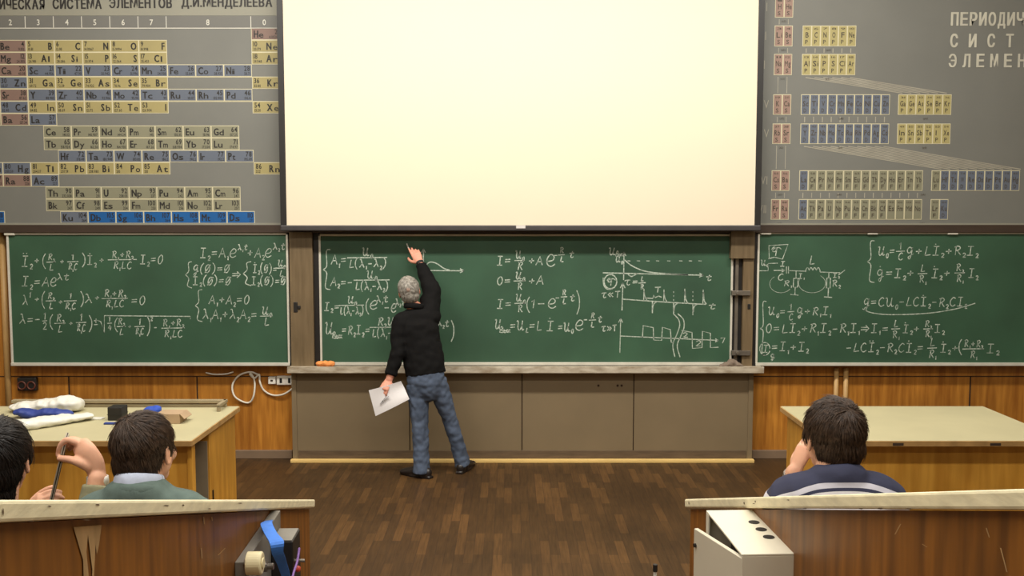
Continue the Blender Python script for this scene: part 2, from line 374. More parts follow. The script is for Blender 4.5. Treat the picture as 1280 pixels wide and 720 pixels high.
class Chalk:
    def __init__(s, yplane, parent): s.y = yplane; s.parent = parent; s.mb = MB(); s.r = random.Random(11); s.w = .0088
    def line(s, pts, w=None, smooth=False):
        """a stroke given in photograph pixels on the board's plane, laid down as a thin flat band of chalk"""
        if smooth: pts = curve2(pts, 5)
        q = [P(x, y, s.y) for x, y in pts]; q = [Vector((p.x, p.z)) for p in q]; w = (w or s.w)*s.r.uniform(.8, 1.15)/2
        L, n = [], len(q)
        for i in range(n):
            t = q[min(i+1, n-1)]-q[max(i-1, 0)]
            t = t.normalized() if t.length else Vector((1, 0)); nn = Vector((-t.y, t.x))
            L += [q[i]+nn*w, q[i]-nn*w]
        s.mb.add([(p.x, s.y-.0015, p.y) for p in L], [(2*i, 2*i+1, 2*i+3, 2*i+2) for i in range(n-1)])
    def W(s, text, x0, x1, yb, h, natural=False):
        """handwritten line from x0 to x1, baseline yb, capital height h (photograph pixels)"""
        items = []; cx = 0; i = 0; dots = 0
        while i < len(text):
            c = text[i]
            if c in '\'"': dots = 1 if c == "'" else 2; i += 1; continue
            k, dy = 1, 0
            if c == '_': i += 1; c = text[i]; k, dy = .5, -.28
            elif c == '^': i += 1; c = text[i]; k, dy = .6, .72
            items.append((c, cx, k, dy, dots)); dots = 0
            cx += (GL[c][0]+.16)*k; i += 1
        f = (x1-x0)/max(cx-.16, .1)
        if natural and f > h*1.05:
            f = h*1.05; mid = (x0+x1)/2; x0, x1 = mid-f*(cx-.16)/2, mid+f*(cx-.16)/2
        for c, x, k, dy, d in items:
            jy = s.r.uniform(-.05, .05); sl = s.r.uniform(-.04, .08)
            for st_ in strokes(c):
                s.line([(x0+f*(x+(u+sl*v)*k), yb-h*(dy+v*k+jy)) for u, v in st_])
            for q in range(d):
                xx = x0+f*(x+(.3 if d == 1 else .18+.3*q)); yy = yb-h*1.25
                s.line([(xx-.6, yy), (xx+.7, yy)], .009)
    def F(s, num, den, x0, x1, yb, h, pad=1.5, bar=True):
        if bar: s.line([(x0, yb+.3), (x1, yb-.2)])
        s.W(num, x0+pad, x1-pad, yb-2, h, True); s.W(den, x0+pad, x1-pad, yb+2.3+h, h, True)
    def brace(s, x0, x1, y0, y1):
        ym = (y0+y1)/2; s.line([(x1, y0), (x0+(x1-x0)*.45, y0+2), ((x0+x1)/2, ym-5), (x0, ym)], smooth=True)
        s.line([(x0, ym), ((x0+x1)/2, ym+5), (x0+(x1-x0)*.3, y1-3), (x1, y1)], smooth=True)
    def par(s, x, y0, y1, left=True):
        d = 3 if left else -3; s.line([(x+d, y0), (x, y0*.7+y1*.3), (x, y0*.3+y1*.7), (x+d, y1)], smooth=True)
    def arrow(s, a, b, k=4):
        s.line([a, b]); v = Vector((b[0]-a[0], b[1]-a[1])).normalized(); n = Vector((-v.y, v.x)); b_ = Vector(b)
        for sg in (1, -1):
            e = b_-v*k+n*(k*.5*sg); s.line([tuple(e), b])
    def done(s, name='chalk_formula', label=None):
        o = s.mb.build(name, M_chalk, s.parent); s.mb = MB()
        if label: o['label'] = label
        return o
M_green = mat('green_board', (54, 90, 66), .6, scale=1.8, rgb2=(44, 74, 54), detail=3)
M_frame = mat('pale_board_frame', (205, 200, 186), .5, .08, 10)
def blackboard(label, px, py0, py1, y, back, clips=()):
    z1, z0 = ZP(py0, y), ZP(py1, y); x0, x1 = XP(px[0], (py0+py1)/2, y), XP(px[1], (py0+py1)/2, y)
    b = thing('blackboard', label, 'blackboard', ((x0+x1)/2, back, z0), 'blackboards along the front wall')
    MB().box((x0+.01, y, z0+.01), (x1-.01, back, z1-.01)).build('writing_surface', M_green, b)
    f = .018; fr = MB()
    fr.box((x0, y-.012, z0), (x0+f, back, z1)); fr.box((x1-f, y-.012, z0), (x1, back, z1))
    fr.box((x0, y-.012, z1-f), (x1, back, z1)); fr.box((x0, y-.02, z0), (x1, back, z0+f*1.5))
    fr.build('frame', M_frame, b, bevel=.003)
    for q in clips:
        c = P(q, py0+.5, y); MB().box((c.x-.045, y-.024, z1-.022), (c.x+.045, y, z1+.008)).build('clip', M_frame, b, bevel=.004)
    return b
# left board
bb = blackboard('green blackboard under the coloured wall chart, covered in chalk lambda equations', (11.5, 361.5), 291, 457, YB, YW-.02, (13,))
c = Chalk(YB, bb); c.w = .0078
c.W('"I_2', 27, 40, 333, 13); c.W('+', 43, 49, 330, 9); c.par(54, 317, 336); c.F('R_2', 'L', 58, 70, 327.5, 8); c.W('+', 75, 80, 331, 8); c.F('1', 'R_1C', 84, 98, 327, 8)
c.par(106, 316, 334, False); c.W("'I_2", 109, 120, 331, 11); c.W('+', 124, 130, 329, 8); c.F('R_1+R_2', 'R_1LC', 135, 171, 324.5, 9, 3); c.W('I_2=0', 175, 203, 330, 11); c.done()
c.W('I_2=A', 27, 61, 358, 12); c.W('e', 62, 70, 358, 11); c.W('lt', 71, 86, 350, 8); c.done()
c.W('l^1', 28, 38, 381, 12); c.W('+', 43, 49, 378, 8); c.par(53, 364, 386); c.F('R_2', 'L', 57, 70, 376, 8); c.W('+', 73, 78, 381, 7); c.F('1', 'R_1C', 80, 96, 376, 8); c.par(104, 364, 384, False)
c.W('l', 106, 115, 379, 11); c.W('+', 118, 124, 376, 8); c.F('R_1+R_2', 'R_1LC', 127, 160, 373, 9, 3); c.W('=0', 164, 181, 381, 11); c.done()
c.W('l=-', 24, 50, 405, 12); c.F('1', '2', 53, 59, 401, 9, .6); c.par(63, 393, 412); c.F('R_2', 'L', 68, 82, 404, 9); c.W('+', 86, 91, 407, 6); c.F('1', 'R_1C', 95, 108, 403, 9); c.par(114.5, 394, 415, False); c.W('~', 117, 123, 408, 11)
c.line([(123, 401), (126, 402), (130.5, 416), (130.5, 394.5), (180, 395), (238, 395.5), (238, 399)]); c.F('1', '4', 134, 140, 404, 7, .8); c.par(144, 397, 415); c.F('R_2', 'L', 146, 157, 408, 8); c.W('+', 160, 164, 411, 6)
c.F('1', 'R_1C', 168, 181, 408, 8); c.par(187, 395, 420, False); c.W('2', 188, 191, 401, 5); c.W('-', 192, 196, 413, 8); c.F('R_1+R_2', 'R_1LC', 202, 231, 410, 9, 1.5); c.done()
c.W('I_2=A_1', 250, 285, 322, 12); c.W('e', 286, 295, 322, 11); c.W('l_1t', 297, 309, 313, 7); c.W('+A_2', 309, 330, 322, 12); c.W('e', 330, 339, 322, 11); c.W('l_2t', 341, 356, 312, 8); c.done()
c.brace(232, 240, 327, 360); c.W('q(o)=o', 241, 287, 341, 10); c.W('I_2(o)=o', 241, 288, 356, 10); c.W('>', 290, 301, 348, 10); c.brace(304, 314, 327, 357); c.W("'I_2(o)=", 316, 346, 341, 10); c.F('U_0', 'L', 346, 357, 335, 8, 1); c.W('I_2(o)=o', 314, 357, 356, 10); c.done()
c.brace(244, 253, 362, 402); c.W('A_1+A_2=0', 261, 311, 380, 11); c.W('l_1A_1+l_2A_2=', 253, 321, 399, 12); c.F('U_0', 'L', 325, 341, 395, 10, 2); c.done()
# middle board
bb = blackboard('green middle blackboard behind the lecturer with pulse graphs chalked at its right end', (399.5, 915.5), 292.5, 456.5, YCB, YCB+.03)
c = Chalk(YCB, bb)
c.brace(404, 413, 312, 362); c.W('A_1=', 414, 433, 331, 12); c.F('U_0', 'L(l_1-l_2)', 434, 484, 322, 10, 2); c.W('A_2=-', 413, 440, 358, 11); c.F('U_0', 'L(l_1-l_2)', 442, 487, 350, 10, 2); c.done()
c.W('I_2=', 405, 424, 388, 10); c.F('U_0', 'L(l_1-l_2)', 424, 455, 381.5, 9, 1); c.par(458, 373, 393); c.W('e', 461, 471, 387, 11); c.W('l_1t', 470, 485, 378, 8); c.W('-e', 480, 495, 390, 11); c.W('l_2t', 494, 506, 382, 8); c.done()
c.W('U', 406, 416, 418, 15); c.W('v', 415, 427, 423, 9); c.W('=R_2I_2=', 427, 462, 418, 11); c.F('R_2U_0', 'L(l_1-l_2)', 462, 506, 409, 10, 3); c.par(510, 400, 424); c.W('e', 535, 545, 416, 11); c.W('l_2t', 547, 561, 408, 8); c.par(567, 400, 427, False); c.done()
c.arrow((529, 336), (529.5, 311), 5); c.arrow((527, 338), (580, 338.5), 5); c.line([(531, 336), (535, 329), (540, 327.5), (547, 330), (555, 335.5), (562, 337.5)], smooth=True); c.done('chalk_graph')
c.W('I=', 621, 638, 331, 11); c.F('U_0', 'R', 643, 656, 325.5, 10); c.W('+A', 660, 678, 331, 11); c.W('e', 682, 694, 333, 15); c.W('-', 691, 697, 323, 9); c.F('R', 'L', 698, 706, 318.5, 7, 1); c.W('t', 711, 717, 322, 8); c.done()
c.W('0=', 621, 638, 356, 10); c.F('U_0', 'R', 642, 657, 351, 9); c.W('+A', 660, 679, 356, 11); c.done()
c.W('I=', 621, 639, 385, 11); c.F('U_0', 'R', 643, 657, 379, 9); c.par(659, 371, 391); c.W('1-', 663, 681, 385, 11); c.W('e', 684, 695, 385, 12); c.W('-', 694, 699, 376, 8); c.F('R', 'L', 701, 709, 371, 7, 1); c.W('t', 712, 718, 376, 8); c.par(724, 363, 393, False); c.done()
c.W('U', 618, 626, 411, 12); c.W('v', 624, 637, 416, 8); c.W('=U_L=L', 637, 677, 413, 12); c.W("'I", 683, 692, 413, 12); c.W('=U_0', 697, 716, 414, 11); c.W('e', 718, 729, 413, 13); c.W('-', 729, 734, 403, 8); c.F('R', 'L', 736, 745, 400, 7, 1); c.W('t', 747, 752, 403, 8); c.done()
c.arrow((779.5, 350), (780, 315), 5); c.arrow((753.5, 341), (879, 344), 5); c.line([(781, 325), (788, 331), (800, 337), (815, 340.5), (840, 342.5), (860, 343.4)], smooth=True)
for x in (784, 796, 808, 820, 834, 849, 861, 873): c.line([(x, 326), (x+4, 326.2)], .006)
c.W('U', 761, 769, 319, 9); c.W('v', 769, 779, 320, 7); c.W('U_0', 769, 778, 328, 8); c.W('t', 882, 889, 351, 7)
c.line([(763+8*math.cos(a*.45), 352+9*math.sin(a*.45)) for a in range(15)]); c.line([(754, 347), (754.5, 356), (759, 361.5), (766, 361)], smooth=True); c.W('P', 758, 769, 357, 9)
c.W('y=', 781, 797, 356, 8); c.F('L', 'R', 798, 807, 353.5, 6, 2); c.line([(785, 343), (789, 345.5), (793, 344), (796, 342)], smooth=True); c.done('chalk_graph')
c.W('y<T', 752, 775, 372, 8); c.arrow((777.5, 388), (778.5, 354), 6); c.line([(779, 374), (830, 377.5), (882, 380.5)])
for x, t, b in ((804.5, 361, 375.8), (829.5, 362, 377.5), (855.5, 361, 379), (878.5, 362, 380.3)):
    c.line([(x, b), (x+.5, t)], .009); c.line([(x+.6, t+3), (x+1.6, b-5), (x+4.5, b)], smooth=True)
for x, t, b in ((815.5, 377, 391.5), (842, 378.5, 392.5), (866, 380, 394)):
    c.line([(x, t), (x, b)], .009); c.line([(x+.4, b-4), (x+1.5, t+3.5), (x+5, t+.4)], smooth=True)
for x in (842, 866): 
    for y in (364, 369, 374): c.line([(x, y), (x, y+2.2)], .005)
c.W('T', 818, 826, 366, 7); c.line([(806, 372.5), (816, 373), (817, 369), (819, 372), (823, 370), (827, 371.5)]); c.W('t', 885, 894, 386, 7); c.done('chalk_graph')
c.arrow((774.8, 441), (775.8, 398), 5); c.arrow((776, 420), (898, 425.5), 4); c.W('y}T', 752, 771, 414, 8); c.W('7', 900, 906, 429, 7)
c.line([(803, 422), (804, 407), (816.5, 409.5), (817, 425), (827, 425.5), (828, 409), (838, 412), (839, 428), (842, 428)])
c.line([(852, 413), (865, 415.5), (865.5, 435.5), (877.5, 434.5), (878, 414), (888, 416.5), (888, 434.5), (898, 434)])
c.line([(842, 392.5), (848, 399), (849.5, 407), (846, 418), (841, 431), (843.5, 446)], smooth=True); c.line([(847, 392), (854, 399), (855, 409), (851, 420), (846.5, 432), (850, 446.5)], smooth=True)
c.W('2', 853, 860, 422, 6); c.W('8', 869, 876, 433, 7) if '8' in GL else c.W('2', 869, 876, 433, 7); c.done('chalk_graph')
# right board
bb = blackboard('green blackboard under the pale grey wall chart, with a chalked circuit diagram', (945.5, 1385), 290, 457, YB, YW-.02, (957, 1090, 1190))
c = Chalk(YB, bb); c.w = .0078
c.line([(961.5, 324), (961, 307), (985, 305.5), (978, 324), (968, 321.5), (960.5, 323.5)]); c.W('P', 963, 976, 320, 11); c.done('chalk_diagram')
c.W('U_0', 951, 960, 332, 7); c.line([(949, 338.5), (960, 338.5), (960.5, 329.3), (972, 329)]); c.W('I', 975, 981, 333, 6); c.arrow((967, 338), (981, 338), 4); c.line([(983, 333), (983, 342)]); c.line([(985.5, 333), (985.5, 342)])
c.line([(985, 338.2), (1007, 339)]); c.line([(1007, 340)]+[(1007+.45*i, 338-3.5*abs(math.sin(i*math.pi/10))) for i in range(41)]+[(1025, 340)]); c.arrow((1025, 340), (1050, 341), .1); c.line([(1048, 344), (1056, 337.5)]); c.W('L', 1011, 1018, 331, 11)
c.line([(995, 339), (995, 348)]); c.line([(992, 348), (997.5, 348), (997, 359), (991.5, 359), (992, 348)]); c.line([(994, 359), (993.5, 368)]); c.line([(988, 368), (998, 369)])
c.line([(1036, 341), (1036, 347.5)]); c.line([(1033.5, 347.5), (1038, 347.5), (1037.5, 360), (1033, 360), (1033.5, 347.5)]); c.line([(1035.5, 360), (1035, 371)]); c.line([(1030, 371), (1040, 371.8)])
c.W('I_1', 998, 1005, 348, 6); c.W('R_1', 979, 989, 358, 7); c.W('C', 972, 979, 350, 8); c.W('R_2', 1040, 1050, 358, 8); c.W('I_2', 1041, 1049, 347, 5)
c.line([(1015+17*math.cos(a*.32-.9), 354+12*math.sin(a*.32-.9)) for a in range(15)], .004); c.line([(976+14*math.cos(a*.32+.6), 355+11*math.sin(a*.32+.6)) for a in range(12)], .004); c.done('chalk_diagram')
c.brace(950, 958, 377, 444); c.W('U_0=', 960, 981, 394, 10); c.F('1', 'C', 984, 993, 389.5, 8, 2); c.W('q+R_1I_1', 996, 1038, 394, 10); c.done()
c.W("0=L'I_2+R_1I_2-R_1I_1>I_1=", 957, 1110, 416, 11); c.F('L', 'R_1', 1114, 1125, 411, 9, 1.5); c.W("'I_2+", 1128, 1149, 416, 10); c.F('R_2', 'R_1', 1154, 1166, 411, 8, 1); c.W('I_2', 1168, 1180, 416, 10); c.done()
c.W('I', 953, 960, 440, 9); c.line([(956+6.5*math.cos(a*.47), 436+8*math.sin(a*.47)) for a in range(15)]); c.W('=I_1+I_2', 964, 1010, 439, 11); c.W('q', 963, 968, 448, 6); c.done()
c.W('-LC"I_2-R_2C\'I_2=', 1057, 1154, 440, 11); c.F('L', 'R_1', 1159, 1171, 435, 10, 1.5); c.W("'I_2+", 1175, 1197, 440, 10); c.par(1199, 424, 444); c.F('R_1+R_2', 'R_1', 1203, 1230, 436, 9, 2); c.W('I_2', 1233, 1248, 441, 11); c.done()
c.brace(1084, 1093, 301, 353); c.W('U_0=', 1097, 1118, 319, 11); c.F('1', 'C', 1120, 1131, 314, 9, 2); c.W("q+L'I_2+R_2I_2", 1133, 1222, 319, 11); c.done()
c.W("'q=I_2+", 1096, 1142, 347, 11); c.F('L', 'R_1', 1147, 1159, 342, 9, 1.5); c.W("'I_2+", 1164, 1187, 347, 11); c.F('R_2', 'R_1', 1193, 1206, 341, 9, 1.5); c.W('I_2', 1210, 1222, 347, 11); c.done()
c.W("q=CU_0-LC'I_2-R_2CI_2", 1079, 1208, 383, 11); c.line([(1078, 386), (1090, 391), (1115, 393.3), (1160, 391.5), (1195, 386), (1219, 379)], smooth=True); c.done()
# ------------------------------------------------------------------ wall charts
GLY = {}
def glyph(ch, fat=.0):
    if ch in 'ЭMWIiljмM': fat = 0
    if ch == 'Э' and (ch, fat) not in GLY:   # a mirrored C with a middle bar
        vs, fs, wd = glyph('С', fat); k = len(vs)
        GLY[(ch, fat)] = ([(wd-a, b) for a, b in vs]+[(wd*.3, .33), (wd*.9, .33), (wd*.9, .41), (wd*.3, .41)], fs+[(k, k+1, k+2, k+3)], wd)
    if (ch, fat) not in GLY:
        cu = bpy.data.curves.new('t', 'FONT'); cu.body = ch; cu.size = 1; cu.resolution_u = 2; cu.offset = fat
        o = bpy.data.objects.new('t', cu); COL.objects.link(o); bpy.context.view_layer.update()
        dg = bpy.context.evaluated_depsgraph_get(); me = bpy.data.meshes.new_from_object(o.evaluated_get(dg))
        bpy.data.objects.remove(o)
        vs = [(v.co.x, v.co.y) for v in me.vertices]; x0 = min([v[0] for v in vs] or [0]); x1 = max([v[0] for v in vs] or [.3])
        GLY[(ch, fat)] = ([(a-x0, b) for a, b in vs], [tuple(p.vertices) for p in me.polygons], x1-x0)
        bpy.data.meshes.remove(me)
    return GLY[(ch, fat)]
def put_text(mb, text, x0, z0, h, y, width=None, xs=1.0, right=False, gap=.1, fat=.012, mi=0, bold=0):
    """printed letters on the plane y: left (or right) end x0, baseline z0, capital height h"""
    k = h/.73; X = 0; it = []
    for ch in text:
        if ch == ' ': X += .32; continue
        g = glyph(ch, fat); it.append((g, X)); X += g[2]+gap
    X -= gap
    fx = k*xs if width is None else width/X
    st_ = x0-X*fx if right else x0
    for g, a in it:
        mb.add([(st_+(a+vx)*fx, y, z0+vz*k) for vx, vz in g[0]], g[1], mi)
        if bold: mb.add([(st_+(a+vx)*fx+bold, y-.0006, z0+vz*k) for vx, vz in g[0]], g[1], mi)
    return X*fx
EL = dict((s.split(':')[0], (int(s.split(':')[1]), s.split(':')[2])) for s in ('H:1:1.008 He:2:4.0026 Li:3:6.941 Be:4:9.012 B:5:10.81 C:6:12.011 N:7:14.0067 O:8:15.9994 F:9:18.998 Ne:10:20.179 Na:11:22.990 Mg:12:24.305 Al:13:26.981 Si:14:28.086 P:15:30.974 S:16:32.064 Cl:17:35.453 Ar:18:39.948 K:19:39.102 Ca:20:40.08 Sc:21:44.956 Ti:22:47.90 V:23:50.942 Cr:24:51.996 Mn:25:54.938 Fe:26:55.847 Co:27:58.933 Ni:28:58.71 Cu:29:63.546 Zn:30:65.37 Ga:31:69.72 Ge:32:72.59 As:33:74.922 Se:34:78.96 Br:35:79.904 Kr:36:83.80 Rb:37:85.47 Sr:38:87.62 Y:39:88.905 Zr:40:91.22 Nb:41:92.906 Mo:42:95.94 Tc:43:99 Ru:44:101.07 Rh:45:102.905 Pd:46:106.4 Ag:47:107.87 Cd:48:112.40 In:49:114.82 Sn:50:118.69 Sb:51:121.75 Te:52:127.60 I:53:126.904 Xe:54:131.30 Cs:55:132.905 Ba:56:137.34 La:57:138.91 Ce:58:140.12 Pr:59:140.907 Nd:60:144.24 Pm:61:145 Sm:62:150.35 Eu:63:151.96 Gd:64:157.25 Tb:65:158.924 Dy:66:162.50 Ho:67:164.930 Er:68:167.26 Tm:69:168.934 Yb:70:173.04 Lu:71:174.97 Hf:72:178.49 Ta:73:180.948 W:74:183.85 Re:75:186.2 Os:76:190.2 Ir:77:192.2 Pt:78:195.09 Au:79:196.967 Hg:80:200.59 Tl:81:204.37 Pb:82:207.19 Bi:83:208.980 Po:84:210 At:85:210 Rn:86:222 Fr:87:223 Ra:88:226 Ac:89:227 Th:90:232.038 Pa:91:231 U:92:238.03 Np:93:237 Pu:94:242 Am:95:243 Cm:96:247 Bk:97:247 Cf:98:249 Es:99:254 Fm:100:253 Md:101:256 No:102:255 Lr:103:257 Ku:104:264 Db:105:262 Sg:106:266 Bh:107:264 Hs:108:269 Mt:109:268 Ds:110:271 Rg:111:272').split())
M_chart = mat('grey_chart_card', (112, 112, 106), .6, .05, 2)
M_chart2 = mat('light_grey_chart_card', (138, 136, 122), .6, .05, 2)
M_hdr = mat('chart_heading_grey', (106, 105, 100), .6, .04, 2)
M_cream2 = mat('chart_cream_line', (200, 192, 160), .6, .03, 5)
M_yel = mat('chart_yellow', (156, 144, 96), .6, .06, 3)
M_blu = mat('chart_slate_blue', (94, 101, 114), .6, .05, 3)
M_brn = mat('chart_rust_brown', (126, 102, 92), .6, .05, 3)
M_grn = mat('chart_olive', (128, 126, 104), .6, .05, 3)
M_bright = mat('chart_bright_blue', (18, 86, 148), .5, .06, 3)
M_ink = mat('chart_black_ink', (36, 33, 30), .6, .05, 5)
M_white = mat('chart_white_ink', (205, 202, 190), .6, .05, 5)
CM = {'Y': 0, 'B': 1, 'R': 2, 'G': 3, 'X': 4, 'L': 5, 'K': 1}
CMATS = [M_yel, M_blu, M_brn, M_grn, M_bright, M_cream2]
def X50(px): return XP(px, 50, YC)
def Z(py): return ZP(py, YC)
cx0, cx1 = X50(-60), X50(350.5); cz0, cz1 = Z(281), Z(-60)
ch = thing('wall_chart', 'coloured wall chart of black lettered element cells hanging left of the projection screen', 'wall chart', ((cx0+cx1)/2, YC, cz0))
MB().box((cx0, YC, cz0), (cx1, YW, cz1)).build('panel', M_chart, ch)
eb = MB(); eb.box((cx1-.012, YC-.012, cz0), (cx1+.02, YW, cz1)); eb.box((cx0, YC-.012, cz0), (cx1, YW, cz0+.016)); eb.build('edging', M_chart2, ch)
MB().box((cx0, YC-.002, Z(19.5)), (cx1-.012, YC+.004, cz1)).build('title_band', M_chart2, ch)
MB().box((cx0, YC-.002, Z(35)), (cx1-.012, YC+.004, Z(20))).build('heading_band', M_hdr, ch)
def cl(k): return X50(32.5+35.2*(k-3))
tt = MB()
T0 = 'ПЕРИОДИЧЕСКАЯ СИСТЕМА ЭЛЕМЕНТОВ Д.И.МЕНДЕЛЕЕВА'
put_text(tt, 'ИЧЕСКАЯ', X50(1), Z(11.5), .082, YC-.004, width=X50(57)-X50(1), gap=.16, bold=.006)
put_text(tt, 'СИСТЕМА', X50(67.5), Z(11), .082, YC-.004, width=X50(128)-X50(67.5), gap=.16, bold=.006)
put_text(tt, 'ЭЛЕМЕНТОВ', X50(138), Z(10), .082, YC-.004, width=X50(215.5)-X50(138), gap=.16, bold=.006)
put_text(tt, 'Д.И.МЕНДЕЛЕЕВА', X50(228), Z(8.5), .076, YC-.004, width=X50(340.5)-X50(228), gap=.16, bold=.006)
tt.build('title_lettering', M_ink, ch)
hn = MB()
for k, t in ((2, '2'), (3, '3'), (4, '4'), (5, '5'), (6, '6'), (7, '7'), (9, '8'), (11, '0')):
    put_text(hn, t, (cl(k)+cl(k+1))/2-.02, Z(31.5), .05, YC-.004, xs=.9)
for k in (2, 3, 4, 5, 6, 7, 8, 11):
    hn.box((cl(k)-.003, YC-.0035, Z(35)), (cl(k)+.003, YC-.002, Z(20.5)))
hn.box((cx0, YC-.0035, Z(35.8)), (cx1-.012, YC-.002, Z(34.8)))
hn.build('heading_numbers', M_white, ch)
cells, ink = MB(), MB()
def cell(sym, k, row, colr):
    x0, x1 = cl(k), cl(k+1); pt = 50+15.28*row; z1, z0 = Z(pt), Z(pt+15.28); e = .0055
    cells.box((x0, YC-.002, z0), (x1, YC+.004, z1), 5)
    cells.box((x0+e, YC-.0035, z0+e), (x1-e, YC+.004, z1-e), CM[colr])
    n, m = EL[sym]; y = YC-.005; hh = z1-z0; W_ = x1-x0
    nm = lambda xr, right: (put_text(ink, str(n), xr, z0+hh*.47, hh*.42, y, xs=.8, right=right, fat=.015), put_text(ink, m, xr, z0+hh*.14, hh*.23, y, xs=.75, right=right, fat=.01))
    if colr in 'Y' or sym in ('Zn', 'Cd', 'Hg', 'Cu', 'Ag', 'Au') and k < 3:
        nm(x0+.018, False); put_text(ink, sym[0], x1-.022-(.05 if len(sym) > 1 else 0), z0+hh*.2, hh*.6, y, xs=.72, right=True, bold=.004)
        if len(sym) > 1: put_text(ink, sym[1:], x1-.02, z0+hh*.2, hh*.5, y, width=.036 if sym[1] not in 'il' else .012, right=False) if False else put_text(ink, sym[1:], x1-.056, z0+hh*.2, hh*.5, y, width=.038 if sym[1] not in 'il' else .014)
    else:
        nm(x1-.016, True); wd = put_text(ink, sym[0], x0+.022, z0+hh*.2, hh*.6, y, xs=.72, bold=.004)
        if len(sym) > 1: put_text(ink, sym[1:], x0+.022+wd+.008, z0+hh*.2, hh*.5, y, width=.04 if sym[1] not in 'irtf' else .026)
def row(r, k0, syms, colr):
    for i, s in enumerate(syms.split()): cell(s, k0+i, r, colr)
row(-1, 11, 'He', 'R')
row(0, 1, 'Li Be', 'R'); row(0, 3, 'B C N O F', 'Y'); row(0, 11, 'Ne', 'Y')
row(1, 1, 'Na Mg', 'R'); row(1, 3, 'Al Si P S Cl', 'Y'); row(1, 11, 'Ar', 'Y')
row(2, 1, 'K Ca', 'R'); row(2, 3, 'Sc Ti V Cr Mn Fe Co Ni', 'B')
row(3, 1, 'Cu Zn', 'B'); row(3, 3, 'Ga Ge As Se Br', 'Y'); row(3, 11, 'Kr', 'Y')
row(4, 1, 'Rb Sr', 'R'); row(4, 3, 'Y Zr Nb Mo Tc Ru Rh Pd', 'B')
row(5, 1, 'Ag Cd', 'B'); row(5, 3, 'In Sn Sb Te I', 'Y'); row(5, 11, 'Xe', 'Y')
row(6, 1, 'Cs Ba', 'R'); row(6, 3, 'La', 'B')
row(7, 3.5, 'Ce Pr Nd Pm Sm Eu Gd', 'G'); row(8, 3.5, 'Tb Dy Ho Er Tm Yb Lu', 'G')
row(9, 4, 'Hf Ta W Re Os Ir Pt', 'B')
row(10, 1, 'Au Hg', 'B'); row(10, 3, 'Tl Pb Bi Po At', 'Y'); row(10, 11, 'Rn', 'Y')
row(11, 1, 'Fr Ra', 'R'); row(11, 3, 'Ac', 'B')
row(12, 3.5, 'Th Pa U Np Pu Am Cm', 'G'); row(13, 3.5, 'Bk Cf Es Fm Md No Lr', 'G')
row(14, 1, 'Rg', 'X'); row(14, 4, 'Ku', 'K'); row(14, 5, 'Db Sg Bh Hs Mt Ds', 'X')
for r in (3, 5): cells.box((cl(8), YC-.0018, Z(50+15.28*r+1)), (cl(11), YC, Z(50+15.28*r+.2)), 5)
cells.build('element_cells', CMATS, ch); ink.build('cell_lettering', M_ink, ch)

# right chart: long rows of tall narrow cells
gx0, gx1 = X50(951), X50(1440)
cg = thing('wall_chart', 'pale grey wall chart of tall narrow cells hanging right of the projection screen', 'wall chart', ((gx0+gx1)/2, YC, cz0))
MB().box((gx0, YC, Z(281)), (gx1, YW, cz1)).build('panel', M_chart, cg)
eb = MB(); eb.box((gx0-.015, YC-.012, Z(282)), (gx0+.012, YW, cz1)); eb.box((gx0, YC-.012, Z(281.5)), (gx1, YW, Z(279))); eb.build('edging', M_chart2, cg)
cells, ink, wht = MB(), MB(), MB()
CMATS2 = [mat('chart_pale_yellow', (164, 153, 102), .6, .05, 3), M_blu, mat('chart_dusty_pink', (148, 121, 108), .6, .05, 3), M_grn, M_bright, M_cream2]
def tcells(px0, py0, py1, syms, cols, pitch=11.15, orb=None):
    for i, s in enumerate(syms.split()):
        a, b = X50(px0+pitch*i), X50(px0+pitch*(i+1)); z1, z0 = Z(py0), Z(py1); e = .0055
        co = cols[min(i, len(cols)-1)]
        cells.box((a, YC-.002, z0), (b, YC+.004, z1), 5); cells.box((a+e, YC-.0035, z0+e), (b-e, YC+.004, z1-e), CM[co])
        hh = z1-z0; wd = b-a; y = YC-.005
        put_text(ink, str(EL[s][0]), a+wd*.25, z0+hh*.8, hh*.1, y, width=wd*.5, fat=.0)
        put_text(ink, s, a+wd*(.2 if len(s) > 1 else .32), z0+hh*.42, hh*.27, y, width=wd*(.62 if len(s) > 1 else .1 if s == 'I' else .36), fat=.015)
        if not (co == 'G' and py0 > 245 and i > 9): put_text(ink, {'R': 'S', 'Y': 'P', 'B': 'D', 'G': 'F'}[co]+'₂', a+wd*.28, z0+hh*.13, hh*.2, y, width=wd*.5, fat=.01) if False else put_text(ink, {'R': 'S', 'Y': 'P', 'B': 'D', 'G': 'F'}[co], a+wd*.3, z0+hh*.12, hh*.2, y, width=wd*.3, fat=.01)
tp = {'I': (-3, 22), 'II': (32, 58), 'III': (67.5, 94), 'IV': (118, 143.5), 'V': (154.5, 180), 'VI': (213, 238.5), 'VII': (249, 274.5)}
two = {'I': 'H He', 'II': 'Li Be', 'III': 'Na Mg', 'IV': 'K Ca', 'V': 'Rb Sr', 'VI': 'Cs Ba', 'VII': 'Fr Ra'}
for k, (a, b) in tp.items():
    tcells(968, a, b, two[k], 'R', 11.3)
    put_text(wht, k, X50(960)-.02*len(k), Z(b-8), .075, YC-.003, xs=.7, fat=0)
tcells(1003, *tp['II'], 'B C N O F Ne', 'Y'); tcells(1003, *tp['III'], 'Al Si P S Cl Ar', 'Y')
tcells(1003, *tp['IV'], 'Sc Ti V Cr Mn Fe Co Ni Cu Zn', 'B'); tcells(1125, *tp['IV'], 'Ga Ge As Se Br Kr', 'Y')
tcells(1003, *tp['V'], 'Y Zr Nb Mo Tc Ru Rh Pd Ag Cd', 'B'); tcells(1125, *tp['V'], 'In Sn Sb Te I Xe', 'Y')
